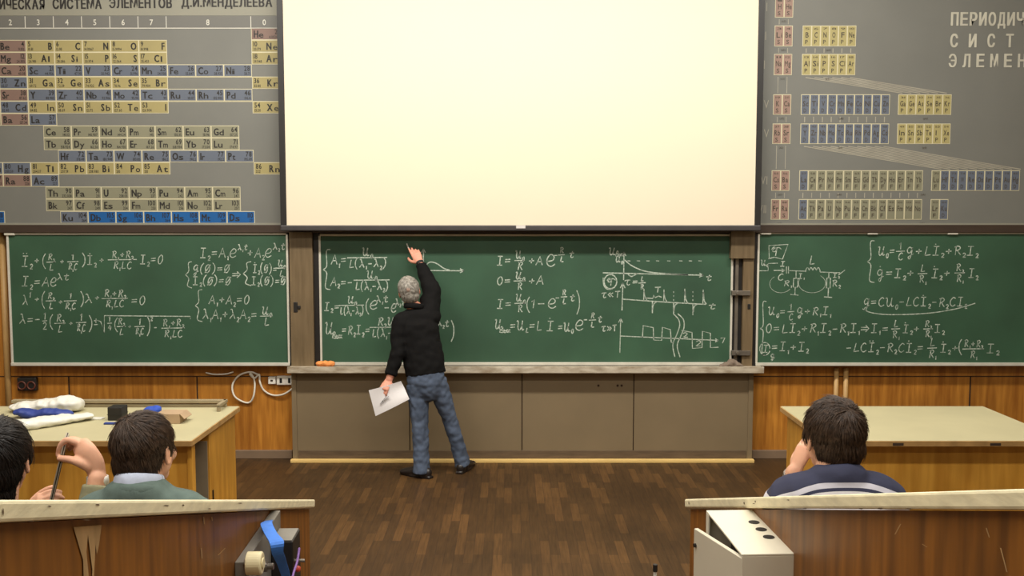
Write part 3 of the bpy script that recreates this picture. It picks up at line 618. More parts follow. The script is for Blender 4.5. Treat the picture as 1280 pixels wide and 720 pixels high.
tcells(1003, *tp['VI'], 'La Ce Pr Nd Pm Sm Eu Gd Tb Dy Ho Er Tm Yb', 'BG'); tcells(1170, *tp['VI'], 'Lu Hf Ta W Re Os Ir Pt Au Hg', 'GB')
tcells(1305, *tp['VI'], 'Tl Pb Bi Po At Rn', 'Y')
tcells(1003, *tp['VII'], 'Ac Th Pa U Np Pu Am Cm Bk Cf Es Fm Md No', 'BG'); tcells(1170, *tp['VII'], 'Lr Ku', 'GB')
for k, (a, b) in tp.items():
    for px in (976.5, 1033 if k in ('II', 'III') else 1051, 1157):
        if (px > 1000 and k == 'I') or (px > 1150 and k in ('II', 'III')): continue
        put_text(ink, '(s2)' if px < 990 else '(p6)', X50(px), Z(b+5.5), .016, YC-.004, xs=1.1, fat=0)
cells.build('element_cells', CMATS2, cg); ink.build('cell_lettering', mat('chart_brown_ink', (72, 64, 52), .6), cg)
M_faint = mat('chart_faint_line', (158, 153, 138), .6)
wht.build('row_numerals', M_faint, cg)
fan = MB()
def fanline(a, b, w=.004):
    A = Vector((X50(a[0]), YC-.0018, Z(a[1]))); B = Vector((X50(b[0]), YC-.0018, Z(b[1]))); t = (B-A).normalized(); n = Vector((-t.z, 0, t.x))*w
    fan.add([A+n, A-n, B-n, B+n], [(0, 1, 2, 3)])
for i in range(6):
    fanline((1008+11.15*i, 97), (1130+11.15*i, 116.5)); fanline((1008+11.15*i, 60.5), (1008+11.15*i, 66))
for i in range(10):
    fanline((1008+11.15*i, 183), (1182+11.15*i, 211.5)); fanline((1008+11.15*i, 146), (1008+11.15*i, 153))
for i in range(14): fanline((1008+11.15*i, 241), (1008+11.15*i, 247.5))
for i in (0, 1):
    for a, b in ((24, 30.5), (60, 66), (96, 116.5), (146, 153), (182, 211), (241, 247.5)): fanline((973.5+11.3*i, a), (973.5+11.3*i, b), .003)
fan.build('linking_lines', M_faint, cg)
tl = MB()
def spaced(text, px0, pitch, py0, py1, wpx):
    for i, chh in enumerate(text):
        if chh != ' ': put_text(tl, chh, X50(px0+pitch*i), Z(py1), Z(py0)-Z(py1), YC-.004, width=X50(wpx)-X50(0), fat=.012, bold=.007)
spaced('ПЕРИОДИЧЕСКАЯ', 1187.5, 11.7, 15.5, 32, 8.6); spaced('СИСТЕМА', 1187.5, 23.2, 42.5, 59, 8.8); spaced('ЭЛЕМЕНТОВ', 1186.5, 17.3, 67.5, 84, 9)
tl.build('title_lettering', mat('chart_pale_ink', (190, 186, 170), .6), cg)
# screw heads on the beam below the charts are part of the right board's clips

# ------------------------------------------------------------------ sockets, cables, pipes
M_cable = mat('white_cable_sheath', (226, 220, 204), .5, .03, 5); M_sock = mat('white_plastic', (230, 225, 214), .45, .04, 10); M_dark = mat('dark_slot', (24, 22, 20), .6)
for i, px in enumerate((340, 351.5, 362)):
    c = P(px, 475.5, YW-.03); h = .033 if i == 0 else .04
    s = thing('wall_socket', ('small plain white socket plate, leftmost of the row below the boards', 'white socket plate in the middle of the row of three below the boards', 'white socket plate nearest the grey panelling below the boards')[i], 'socket', (c.x, YW, c.z-h), 'white sockets below the boards')
    MB().box((c.x-h, YW-.04, c.z-h), (c.x+h, YW, c.z+h)).build('plate', M_sock, s, bevel=.006)
    MB().box((c.x-.012, YW-.042, c.z-(.022 if i else .008)), (c.x+.01, YW-.036, c.z+(.022 if i else .008))).build('insert', M_dark if i else M_trimdk, s, bevel=.001)
c = P(34.5, 480, YW-.03)
s = thing('wall_socket', 'black double wall socket with two round outlets below the left blackboard', 'socket', (c.x, YW, c.z-.06))
MB().box((c.x-.085, YW-.05, c.z-.06), (c.x+.085, YW, c.z+.06)).build('housing', M_blkmetal, s, bevel=.01)
for d in (-.042, .042):
    MB().tube([(c.x+d+.034*math.cos(a*.3927), YW-.052, c.z-.01+.034*math.sin(a*.3927)) for a in range(17)], .007, 8, sub=1).build('outlet', mat('dark_red_plastic', (96, 48, 34), .5) if 'dark_red_plastic' not in MATS else MATS['dark_red_plastic'], s, smooth=True)
cb = MB()
def wallcable(pts, r=.0085):
    cb.tube([P(x, y, YW-.018-.012*(i % 3 == 1)) for i, (x, y) in enumerate(pts)], r, 8, sub=5)
wallcable([(322, 468), (312, 465), (298, 470), (290.5, 482), (293, 495), (303, 502), (312, 503), (317, 495), (318.5, 480), (316, 470), (312, 467), (318, 473), (324, 468), (325, 478), (330, 488), (341, 494), (354, 493), (365, 486), (367, 480)])
tag(cb.build('cable', M_cable, None, smooth=True), 'cream cable hanging in two loops on the plywood beside the white sockets', 'cable')
cb = MB(); wallcable([(258, 466), (268, 468), (283, 467.5), (291, 465)], .0075)
tag(cb.build('cable', M_cable, None, smooth=True), 'short cream cable end drooping under the right corner of the left blackboard', 'cable')
M_pipe = mat('tan_pipe', (190, 152, 96), .5, .08, 6)
for px, lab in ((8, 'thin tan pipe running up the wall at the left edge of the left blackboard'), (1045.5, 'thin tan pipe below the right blackboard, left one of the pair'), (1057.5, 'thin tan pipe below the right blackboard, right one of the pair')):
    x = XP(px, 480, YW-.03) if px > 100 else XP(7, 420, YW-.03); top = ZP(460, YW) if px > 100 else ZP(293, YW)
    o = MB().cyl((x, YW-.022, .1), (x, YW-.022, top), .021 if px > 100 else .026, 14).build('pipe', M_pipe, None, smooth=True); tag(o, lab, 'pipe', 'pipes on the front wall')

# ------------------------------------------------------------------ demonstration desks
YD0, YD1, HD = 5.68, 6.70, .85
def desk(label, x0, x1, mirror):
    d = thing('demonstration_desk', label, 'desk', ((x0+x1)/2, (YD0+YD1)/2, 0), 'demonstration desks in front of the boards')
    MB().box((x0, YD0, HD-.035), (x1, YD1, HD)).build('desk_top', M_cream, d, bevel=.004)
    e = MB(); e.box((x0-.004, YD0-.006, HD-.036), (x1+.004, YD0, HD-.003)); e.box((x1, YD0, HD-.036), (x1+.006, YD1, HD-.003)); e.box((x0-.006, YD0, HD-.036), (x0, YD1, HD-.003))
    e.build('edge_strip', mat('worn_wood_edge', (176, 138, 84), .6, .2, 12) if 'worn_wood_edge' not in MATS else MATS['worn_wood_edge'], d, bevel=.002)
    return d
# right desk
xl, xr = XP(976, 507.5, 6.70), XP(1229, 507.5, 6.70)
d = desk('long demonstration desk with an empty cream top, right of the aisle', xl, xr, False)
b0, b1 = xl+.03, xr-.03
MB().box((b0+.03, YD0+.1, .0), (b1-.03, YD0+.13, HD-.036)).build('front_panel', M_desk, d)
MB().box((b0, YD0+.08, 0), (b0+.03, YD1-.06, HD-.036)).build('side_panel', M_desk, d, bevel=.003)
MB().box((b1-.03, YD0+.08, 0), (b1, YD1-.06, HD-.036)).build('side_panel', M_desk, d, bevel=.003)
for px in (1112, 1231):
    c = PF(px, 548.5, HD-.02); o = MB().box((c.x-.032, YD0-.008, HD-.03), (c.x+.032, YD0+.005, HD-.015)).build('edge_chip', M_trimdk, d); 
# left desk
xr = XP(299, 507.5, 6.70); xl = XP(-60, 507.5, 6.70)
d = desk('demonstration desk with clutter and a raised back rail, left of the aisle', xl, xr, True)
fx = xr-.02
MB().box((xl+.06, YD0+.1, 0), (fx-.03, YD0+.13, HD-.036)).build('front_panel', M_desk, d)
fx = xr-.02
MB().box((fx-.03, YD0+.07, 0), (fx, YD0+.13, HD-.036)).build('side_panel', M_desk, d, bevel=.003)
MB().box((fx-.16, YD0+.13, 0), (fx-.14, YD0+.4, HD-.036)).build('inner_panel', mat('grey_recess_panel', (140, 128, 106), .7, .2, 4), d)
MB().box((fx-.4, YD0+.4, 0), (fx, YD1-.04, HD-.036)).build('pedestal', M_desk, d, bevel=.003)
MB().box((fx-.39, YD0+.392, .02), (fx-.012, YD0+.4, HD-.1)).build('pedestal_door', MATS['grey_recess_panel'], d)
c = MB(); c.box((fx-.004, YD0+.44, .36), (fx+.006, YD0+.455, .42)); c.build('latch', M_dark, d)
rl = MB(); ry = YD1-.03; rx0, rx1 = XP(16, 508, ry), XP(283, 508, ry)
rl.box((rx0, ry-.012, HD), (rx1, ry+.02, HD+.022)); rl.box((rx0, ry-.02, HD+.03), (rx1, ry+.022, HD+.052)); rl.box((rx1-.02, ry-.16, HD+.03), (rx1+.005, ry+.02, HD+.052))
for xx in (rx0+.02, rx1-.02): rl.box((xx-.015, ry-.01, HD), (xx+.015, ry+.018, HD+.04))
rl.box((rx1-.02, ry-.16, HD), (rx1+.005, ry-.14, HD+.04))
rl.build('back_rail', mat('grey_wood_rail', (150, 136, 108), .5, .1, 8), d, bevel=.003)
# clutter on the left desk
def on(px, py): return PF(px, py, HD)
M_blue = mat('blue_print', (38, 58, 130), .6, .1, 10); M_wht = mat('white_plastic_film', (218, 216, 206), .45, .08, 9)
def lump(px0, px1, pyb, h, ty):
    """soft flattened sack lying on the desk between two pixels of its foot"""
    a, b = on(px0, pyb), on(px1, pyb); return a, b
bag = thing('plastic_bag', 'crumpled white and blue plastic bag lying at the back of the left desk', 'bag', tuple(on(60, 520)))
m = MB(); a, b = on(18, 518), on(88, 515)
for i in range(9):
    t = i/8; m.ell((a.x*(1-t)+b.x*t, a.y+.1, HD+.03+.026*t+.006*math.sin(i*2.1)), (.085, .09, .026+.026*t))
finish('film', clampz(remeshed(m, .008, 12, .016, 14, 3), HD+.001), M_wht, bag, smooth=True)
m = MB(); a, b = on(27, 523), on(82, 520)
for i in range(7):
    t = i/6; m.ell((a.x*(1-t)+b.x*t, a.y+.03, HD+.028+.01*math.cos(i*1.3+.6)), (.075, .06, .024+.006*math.sin(i*2.3)))
finish('blue_print', clampz(remeshed(m, .008, 10, .012, 16, 4), HD+.001), M_blue, bag, smooth=True)
m = MB(); a, b = on(8, 542), on(104, 527)
for i in range(12):
    t = i/11; q = .62+.38*math.sin(math.pi*min(1, t*1.05+.1)); m.ell((a.x*(1-t)+b.x*t, (a.y+.07)*(1-t)+(b.y+.03)*t, HD+.03), (.06, .085*q, .036*q))
tag(finish('wrapped_bundle', clampz(remeshed(m, .008, 10, .012, 15, 5), HD+.001), M_wht, smooth=True), 'long white plastic-wrapped bundle lying in front of the blue and white bag', 'bundle')
c = on(144, 526); bx = thing('black_box', 'small black cube-shaped box standing on the left desk', 'box', (c.x, c.y+.05, HD))
MB().box((c.x-.05, c.y, HD), (c.x+.045, c.y+.1, HD+.088)).build('body', M_blkmetal, bx, bevel=.006)
MB().box((c.x-.052, c.y-.002, HD+.038), (c.x+.047, c.y+.1, HD+.041)).build('lid_seam', M_dark, bx)
c = on(211, 530); M_cardb = mat('cardboard', (172, 146, 116), .8, .1, 8)
bx = thing('cardboard_box', 'low brown cardboard box on the left desk behind the student in the grey jacket', 'box', (c.x, c.y+.06, HD))
MB().box((c.x-.085, c.y, HD), (c.x+.07, c.y+.14, HD+.065)).build('body', M_cardb, bx, bevel=.003)
MB().hexa([(c.x+.07, c.y, HD+.062), (c.x+.1, c.y, HD+.03), (c.x+.1, c.y+.14, HD+.03), (c.x+.07, c.y+.14, HD+.062), (c.x+.07, c.y, HD+.066), (c.x+.103, c.y, HD+.034), (c.x+.103, c.y+.14, HD+.034), (c.x+.07, c.y+.14, HD+.066)]).build('flap', M_cardb, bx)
m = MB(); c = on(187, 521); m.ell((c.x, c.y+.05, HD+.03), (.06, .05, .032)); m.ell((c.x+.035, c.y+.05, HD+.038), (.03, .04, .03))
tag(finish('blue_cloth', clampz(remeshed(m, .008, 3, .01, 20, 6), HD+.001), mat('bright_blue_cloth', (44, 78, 178), .8, .1, 12), smooth=True), 'small blue cloth bundle on the left desk beside the cardboard box', 'cloth')
a = on(117, 525); pp = MB().box((a.x-.06, a.y, HD+.0), (a.x+.05, a.y+.06, HD+.008)); tag(pp.build('paper_slip', M_wht, None, bevel=.002), 'flat white paper slip on the left desk beside the black box', 'paper')
a = on(135, 531); pp = MB().box((a.x-.03, a.y, HD+.0), (a.x+.05, a.y+.03, HD+.012)); tag(pp.build('marker', M_blue, None, bevel=.005), 'short blue marker lying in front of the black box', 'marker')

# ------------------------------------------------------------------ aisle steps, tiers and parapets
M_tier = mat('tier_floor_brown', (104, 74, 46), .6, .2, 5)
DE_L, DE_R = P(394, 625, 4.05).y/ray(394, 625).y, 3.92
def line3(px_e, py_e, d_e, px_n, py_n, ratio, d_out=None):
    e = PD(px_e, py_e, d_e); n = PD(px_n, py_n, d_e*ratio); return e, n
def parapet(label, pe, pn, de, ratio, sgn):
    """pe, pn: pixel of the cap's inner top edge at the aisle end and at the picture's edge; sgn: -1 left, +1 right"""
    e, n = PD(*pe, de), PD(*pn, de*ratio)
    t = (n-e); n2 = e+t*1.38       # carries on past the frame towards the camera
    o = Vector((sgn, 0, 0)); th = .033; up = Vector((0, 0, 1))
    dn = (t.cross(o)).normalized(); dn = dn if dn.z < 0 else -dn
    p = thing('aisle_parapet', label, 'parapet', (e.x+sgn*.06, (e.y+n2.y)/2, 0), 'sloping parapets along the aisle')
    q = [e+dn*th, e+dn*th+o*.13, n2+dn*th+o*.13, n2+dn*th, e, e+o*.13, n2+o*.13, n2]
    q = [Vector(v) for v in q]
    cp = MB().hexa(q).build('cap', M_cap, p, bevel=.006)
    i = o*.02; a = e+dn*th; b = n2+dn*th
    ee = Vector((0, -.02, 0))
    poly = [a+i+ee, b+i, Vector((b.x+i.x, b.y, 0)), Vector((a.x+i.x, a.y-.02, 0))]
    MB().prism(poly, o*.06).build('panel', M_red, p)
    return p, e, n, n2
pL, eL, nL, nL2 = parapet('sloping wooden parapet with worn cream cap, left of the aisle', (394, 624.5), (0, 625), DE_L, .345, -1)
pR, eR, nR, nR2 = parapet('sloping wooden parapet with worn cream cap, right of the aisle', (855.5, 624), (1280, 611), DE_R, .392, 1)
# torn veneer on the left parapet: ragged pale strip flush with the panel
def on_par(e, n, sgn, px, py, off=.02):
    """point where the view through a pixel meets the inner face of a parapet"""
    a, b = e+Vector((sgn*off, 0, 0)), n+Vector((sgn*off, 0, 0)); t = (b-a); nn = Vector((t.y, -t.x, 0)).normalized()
    o = Vector((0, 0, CAMZ)); d = ray(px, py); s = (a-o).dot(nn)/d.dot(nn); return o+d*s
M_torn = mat('torn_bare_veneer', (172, 138, 92), .8, .25, 20, (1, 1, .3))
tv = MB()
for poly in ([(92, 659), (127, 656), (124, 680), (121, 693), (119.5, 680), (117.5, 720), (118, 740), (114.5, 740), (115.5, 712), (112, 685), (110, 668), (108, 690), (111, 720), (111, 740), (105, 740), (104, 700), (98, 680)],):
    v = [on_par(eL, nL, -1, x, y, .0185) for x, y in poly]; tv.add(v, [tuple(range(len(v)))])
tv.build('torn_veneer', M_torn, pL)
sc_ = MB()
for (a, b, c_, d_) in ((254, 646, 255, 655), (264, 646, 265, 651), (251, 685, 252, 698), (272, 694, 281, 685)):
    v = [on_par(eL, nL, -1, x, y, .0185) for x, y in ((a, b), (a+1.3, b), (c_+1, d_), (c_, d_))]; sc_.add(v, [(0, 1, 2, 3)])
sc_.build('scratches', M_torn, pL)
def nicks(e, n, sgn, spots, par_):
    nk_ = MB()
    for poly in spots:
        v = [on_par(e, n, sgn, x, y, -.0012) for x, y in poly]; nk_.add(v, [tuple(range(len(v)))])
    nk_.build('nicks', MATS['worn_chip_brown'], par_)
mat('worn_chip_brown', (92, 70, 48), .8, .2, 30)
def blob(x, y, w_, h_): return [(x-w_, y), (x-w_*.4, y-h_), (x+w_*.5, y-h_*.8), (x+w_, y+h_*.2), (x+w_*.3, y+h_)]
nicks(eL, nL, -1, [blob(*q) for q in ((122, 631, 3, 1), (229, 631.5, 1.6, 1), (208, 632, 4, .7), (62, 633, 2.5, .9), (108, 650, 4, .8), (38, 651.5, 5, .8), (262, 636, 2, .6), (4, 640, 1, 5), (300, 629, 3, .5))], pL)
nicks(eR, nR, 1, [blob(*q) for q in ((930, 629, .8, 1.6), (944, 627, .8, 1.4), (942, 629.5, 1.6, .5), (1006, 635.5, 3, .7), (1076, 636, 3, .8), (1100, 635.8, 4, 1.1), (1136, 636.2, 5, 1), (985, 625, 2, .5), (861, 629, .5, 2))], pR)
sc_ = MB()
for (a, b, c_, d_) in ((1152, 680, 1158, 684), (1125, 655, 1118, 668), (1068, 650, 1082, 648.5), (1232, 660, 1236, 672), (1250, 685, 1258, 715)):
    v = [on_par(eR, nR, 1, x, y, .0185) for x, y in ((a, b), (a+1.6, b), (c_+1.4, d_), (c_, d_))]; sc_.add(v, [(0, 1, 2, 3)])
sc_.build('scratches', M_torn, pR)
steps = MB(); sx0, sx1 = eL.x-.02, eR.x+.02
for i in range(6):
    y1 = 3.95-i*.72; steps.box((sx0-.0, RB, .0), (sx1, y1, .2*(i+1)))
struct(steps.build('floor_aisle', M_concrete))
TZ = .34
struct(MB().box((-RX, 1.6, 0), (sx0-.08, 4.0, TZ)).build('floor_left', M_tier))
struct(MB().box((sx1+.08, 1.6, 0), (RX, 4.0, TZ)).build('floor_right', M_tier))

# electrical cabinet on the right parapet
M_cab = mat('cream_painted_steel', (228, 222, 202), .35, .03, 6); 
CX = lambda px, py: on_par(eR, nR, 1, px, py, .02)
bk, fr_ = CX(940, 638.5), CX(993, 690); zc = (bk.z+fr_.z)/2
t = Vector((fr_.x-bk.x, fr_.y-bk.y, 0)); al = t.normalized(); ou = Vector((al.y, -al.x, 0)); ou = ou if ou.x < 0 else -ou
def top_pt(px, py): return PF(px, py, zc)
D_ = (top_pt(884.5, 640)-Vector((bk.x, bk.y, zc))).dot(ou); D2 = (top_pt(926.5, 692)-Vector((fr_.x, fr_.y, zc))).dot(ou); D_ = (D_+D2)/2
B0 = Vector((bk.x, bk.y, 0)); B1 = Vector((fr_.x, fr_.y, 0)); hz = .5
cab = thing('electrical_cabinet', 'cream steel electrical cabinet with ajar door mounted on the right parapet', 'cabinet', ((B0.x+B1.x)/2, (B0.y+B1.y)/2, zc-hz))
def up(v, z): return Vector((v.x, v.y, z))
w1 = .004; m = MB()
def slab(a, b, dep0, dep1, z0, z1):
    m.hexa([up(a+ou*dep0, z0), up(b+ou*dep0, z0), up(b+ou*dep1, z0), up(a+ou*dep1, z0), up(a+ou*dep0, z1), up(b+ou*dep0, z1), up(b+ou*dep1, z1), up(a+ou*dep1, z1)])
slab(B0, B1, 0, D_, zc-.006, zc); slab(B0, B1, 0, D_, zc-hz, zc-hz+.006)
slab(B0, B0+al*.006, 0, D_, zc-hz+.006, zc-.006); slab(B1-al*.006, B1, 0, D_, zc-hz+.006, zc-.006); slab(B0+al*.006, B1-al*.006, 0, .006, zc-hz+.006, zc-.006)
slab(B0+al*.006, B0+al*.03, D_-.006, D_, zc-hz+.006, zc-.006)
m.build('body', M_cab, cab, bevel=.0015)
m = MB(); slab(B0+al*.05, B1-al*.05, .01, D_*.55, zc-hz+.05, zc-.05); m.build('fuse_block', M_blkmetal, cab, bevel=.004)
hg = B1+ou*D_; tip = top_pt(867.5, 655.5); dv = Vector((tip.x-hg.x, tip.y-hg.y, 0)); dl = dv.length; dv = dv.normalized(); dn_ = Vector((dv.y, -dv.x, 0))
m = MB(); a, b = hg, hg+dv*dl; zd = zc-.012; m.hexa([up(a, zc-hz), up(b, zc-hz), up(b+dn_*.014, zc-hz), up(a+dn_*.014, zc-hz), up(a, zd), up(b, zd), up(b+dn_*.014, zd), up(a+dn_*.014, zd)])
dr = m.build('door', mat('grey_cream_painted_steel', (206, 198, 178), .4, .03, 6), cab, bevel=.002)
lk = MB(); q = b-dv*.012
lk.cyl(up(q, zc-.06)-dn_*.006, up(q, zc-.06)+dn_*.02, .006, 12); lk.build('lock', M_blkmetal, dr)
for px, py in ((942.5, 653), (951.5, 662), (961, 671.5)):
    c = top_pt(px, py); MB().cyl((c.x, c.y, zc-.004), (c.x, c.y, zc+.0015), .0165, 20).build('cable_hole', M_dark, cab)
sw = MB()
for px, py in ((930, 692.5), (992, 705)):
    c = top_pt(px, py); 
# control unit on the left parapet
M_gmet = mat('grey_painted_metal', (128, 124, 116), .45, .12, 10); M_ivory = mat('ivory_bakelite', (232, 220, 178), .35, .04, 10)
E = lambda px, py: on_par(eL, nL, -1, px, py, .02)
n0, f0 = E(293, 690), E(339, 649); zt = (n0.z+f0.z)/2
al = Vector((f0.x-n0.x, f0.y-n0.y, 0)); L_ = al.length; al.normalize(); ou = Vector((al.y, -al.x, 0)); ou = ou if ou.x > 0 else -ou
B0 = Vector((n0.x, n0.y, 0)); B1 = B0+al*L_
un = thing('control_unit', 'grey and black control unit with an ivory knob mounted on the left parapet', 'control unit', ((B0.x+B1.x)/2, (B0.y+B1.y)/2, zt-.45))
m = MB(); slab(B0, B1, 0, .032, zt-.45, zt)
m.build('mounting_tray', M_gmet, un, bevel=.002)
# black housing at the far end
pz = zt-.055
def at_z(px, py, z): return PF(px, py, z)
h1 = at_z(349, 661.5, pz); h2 = at_z(375, 661, pz); h3 = at_z(366, 677, pz); h4 = at_z(330, 677, pz)
dp = max(.1, (h3-B0).dot(ou)); s0 = (h3-B0).dot(al); s1 = (h2-B0).dot(al)
m = MB(); slab(B0+al*s0, B0+al*s1, .033, dp, zt-.4, pz); m.build('housing', M_blkmetal, un, bevel=.004)
m = MB(); slab(B0+al*(s0+.004), B0+al*(s1-.004), .035, dp-.004, pz, pz+.004); m.build('housing_lid', M_gmet, un, bevel=.001)
# knob: a drum whose axis points across the aisle
kd = (s0-.11); kc = B0+al*kd; kz = None
d_ = ray(318, 704); o_ = Vector((0, 0, CAMZ)); dep = .058; pt0 = B0+ou*dep; s_ = (pt0-o_).dot(ou)/d_.dot(ou); kp = o_+d_*s_
m = MB(); m.tube([kp-ou*.022, kp-ou*.02, kp+ou*.02, kp+ou*.024], [.03, .034, .034, .03], seg=28, sub=1, round_caps=False); m.cyl(kp+ou*.024, kp+ou*.028, .016, 20); m.build('knob', M_ivory, un, smooth=False, bevel=.001)
m = MB(); m.cyl(kp-ou*.03, kp-ou*.02, .012, 14); m.build('knob_shaft', M_steel, un)
m = MB(); d_ = ray(334, 708); sh = o_+d_*((B0+ou*.06-o_).dot(ou)/d_.dot(ou)); m.cyl(sh-ou*.03, sh+ou*.0, .017, 14); m.cyl(sh, sh+ou*.02, .01, 12); m.build('terminal', M_steel, un)
q = B0+al*((s0+s1)/2+.02)+ou*dp
pz1 = PF(372, 700, 1.0)
def on_face(px, py, dep_):
    d_ = ray(px, py); pt0 = B0+ou*dep_; return o_+d_*((pt0-o_).dot(ou)/d_.dot(ou))
m = MB(); q = on_face(368, 701, dp); m.cyl(q-ou*.01, q+ou*.034, .006, 10); m.build('pin', M_steel, un)
m = MB(); q = on_face(372, 711, dp+.01); m.ell(q, (.011, .011, .011)); m.cyl(q-ou*.015, q, .008, 10); m.build('push_button', mat('red_plastic', (206, 78, 60), .4), un, smooth=True)
V_S = Vector((.92, .39, 0))
# blue strap hung over the tray's far top corner
def strap(name, pts, wd, m_, label, cat, th=.002):
    pts = [Vector(q) for q in curve2([tuple(q) for q in pts], 4)]; wd = [wd[min(int(i/4), len(wd)-1)]*(1-i % 4/4)+wd[min(int(i/4)+1, len(wd)-1)]*(i % 4/4) for i in range(len(pts))]
    m = MB(); n = len(pts); L = []
    for i, p in enumerate(pts):
        t_ = (pts[min(i+1, n-1)]-pts[max(i-1, 0)]).normalized(); s_ = V_S-t_*V_S.dot(t_); s_.normalize(); nn = t_.cross(s_).normalized()*th
        wv = wd[i]/2; L.append([p-s_*wv-nn, p+s_*wv-nn, p+s_*wv+nn, p-s_*wv+nn])
    for a, b in zip(L[:-1], L[1:]): m.hexa(a+b)
    return tag(m.build(name, m_, None, smooth=False), label, cat)
M_strap = mat('blue_webbing', (62, 122, 214), .7, .1, 30)
px_ = [(337, 651, .02), (333, 655, .05), (339, 668, .08), (346, 678, dp+.006), (347, 690, dp+.008), (352, 703, dp+.012), (358, 722, dp+.016), (363, 745, dp+.018)]
strap('strap', [on_face(a, b, c_) for a, b, c_ in px_], [.022, .036, .036, .042, .034, .028, .026, .026], M_strap, 'wide blue strap hanging over the grey and black control unit', 'strap')
m = MB(); m.tube([on_face(a, b, dp+.02) for a, b in ((374, 686), (373, 694), (371, 704), (367, 716), (364, 730))], .004, 8)
tag(m.build('wire', mat('violet_wire', (128, 92, 158), .5), None, smooth=True), 'thin violet wire hanging beside the push button of the control unit', 'wire')
# slim post tip in the aisle
c = PD(819, 707, 3.3); g = thing('microphone_stand', 'slim pale post with a dark tip standing on the aisle steps', 'stand', (c.x, c.y, .2))
MB().cyl((c.x, c.y, .2), (c.x, c.y, c.z-.015), .006, 12).build('pole', M_wht, g); MB().cyl((c.x, c.y, c.z-.02), (c.x, c.y, c.z+.004), .008, 12).build('tip', M_blkmetal, g)
MB().tube([(c.x, c.y, .2), (c.x, c.y, .215)], [.09, .07], seg=24, sub=1, round_caps=False).build('base', M_blkmetal, g)
# ------------------------------------------------------------------ people
def skin_mat(name, rgb):
    m = mat(name, rgb, .5, .07, 14, spec=.35); b = m.node_tree.nodes['Principled BSDF']
    b.inputs['Subsurface Weight'].default_value = .08; b.inputs['Subsurface Radius'].default_value = (.02, .008, .004); return m
M_skin = skin_mat('fair_skin', (226, 172, 142)); M_skin2 = skin_mat('ruddy_skin', (216, 150, 126))
M_eye = mat('eye_white', (225, 222, 215), .2); M_iris = mat('iris_brown', (50, 34, 24), .2)
def V(*a): return Vector(a)
def head_shapes(mb, c, R, neck_to, s=1.0, neck_r=.056):
    """skull, jaw, brow, nose, lips, ears and neck in one; c: head centre, R: rotation, local +Y is the face"""
    w = lambda x, y, z: c + R @ (V(x, y, z)*s)
    E = lambda p, r: mb.ell(w(*p), [q*s for q in r], R)
    E((0, -.012, .03), (.074, .094, .086)); E((0, .018, -.03), (.062, .068, .07)); E((0, .04, -.078), (.04, .042, .032))
    E((0, .072, .03), (.05, .018, .014)); E((0, .08, -.058), (.024, .012, .006)); E((0, .079, -.068), (.021, .012, .007))
    E((.04, .055, -.018), (.024, .022, .022)); E((-.04, .055, -.018), (.024, .022, .022))
    mb.tube([w(0, .08, .024), w(0, .094, .0), w(0, .107, -.022)], [.008*s, .010*s, .013*s], 10)
    E((.012, .094, -.026), (.01, .011, .008)); E((-.012, .094, -.026), (.01, .011, .008))
    for sx in (1, -1):
        ring = [w(sx*(.076+.012*max(0, math.sin(a)+.3)*.6), -.008-.017*math.sin(a*1)*1.0+.004, -.002+.03*math.cos(a)) for a in [i*math.pi/6 for i in range(0, 9)]]
        mb.tube(ring, .0055*s, 8, sub=2); E((sx*.077, -.006, .0), (.006, .015, .028)); E((sx*.078, .0, -.028), (.006, .008, .009))
    mb.tube([w(0, -.012, -.03), w(0, -.022, -.09), neck_to], [neck_r*s, neck_r*s*.98, neck_r*1.15*s], 18)
def eyes(c, R, parent, s=1.0):
    for sx in (-.031, .031):
        m = MB(); m.ell(c+R @ (V(sx, .0735, .008)*s), (.0125*s,)*3, R, 14, 10, 0); m.ell(c+R @ (V(sx, .0815, .008)*s), (.006*s,)*3, R, 12, 8, 1)
        m.build('eye', [M_eye, M_iris], parent, smooth=True)
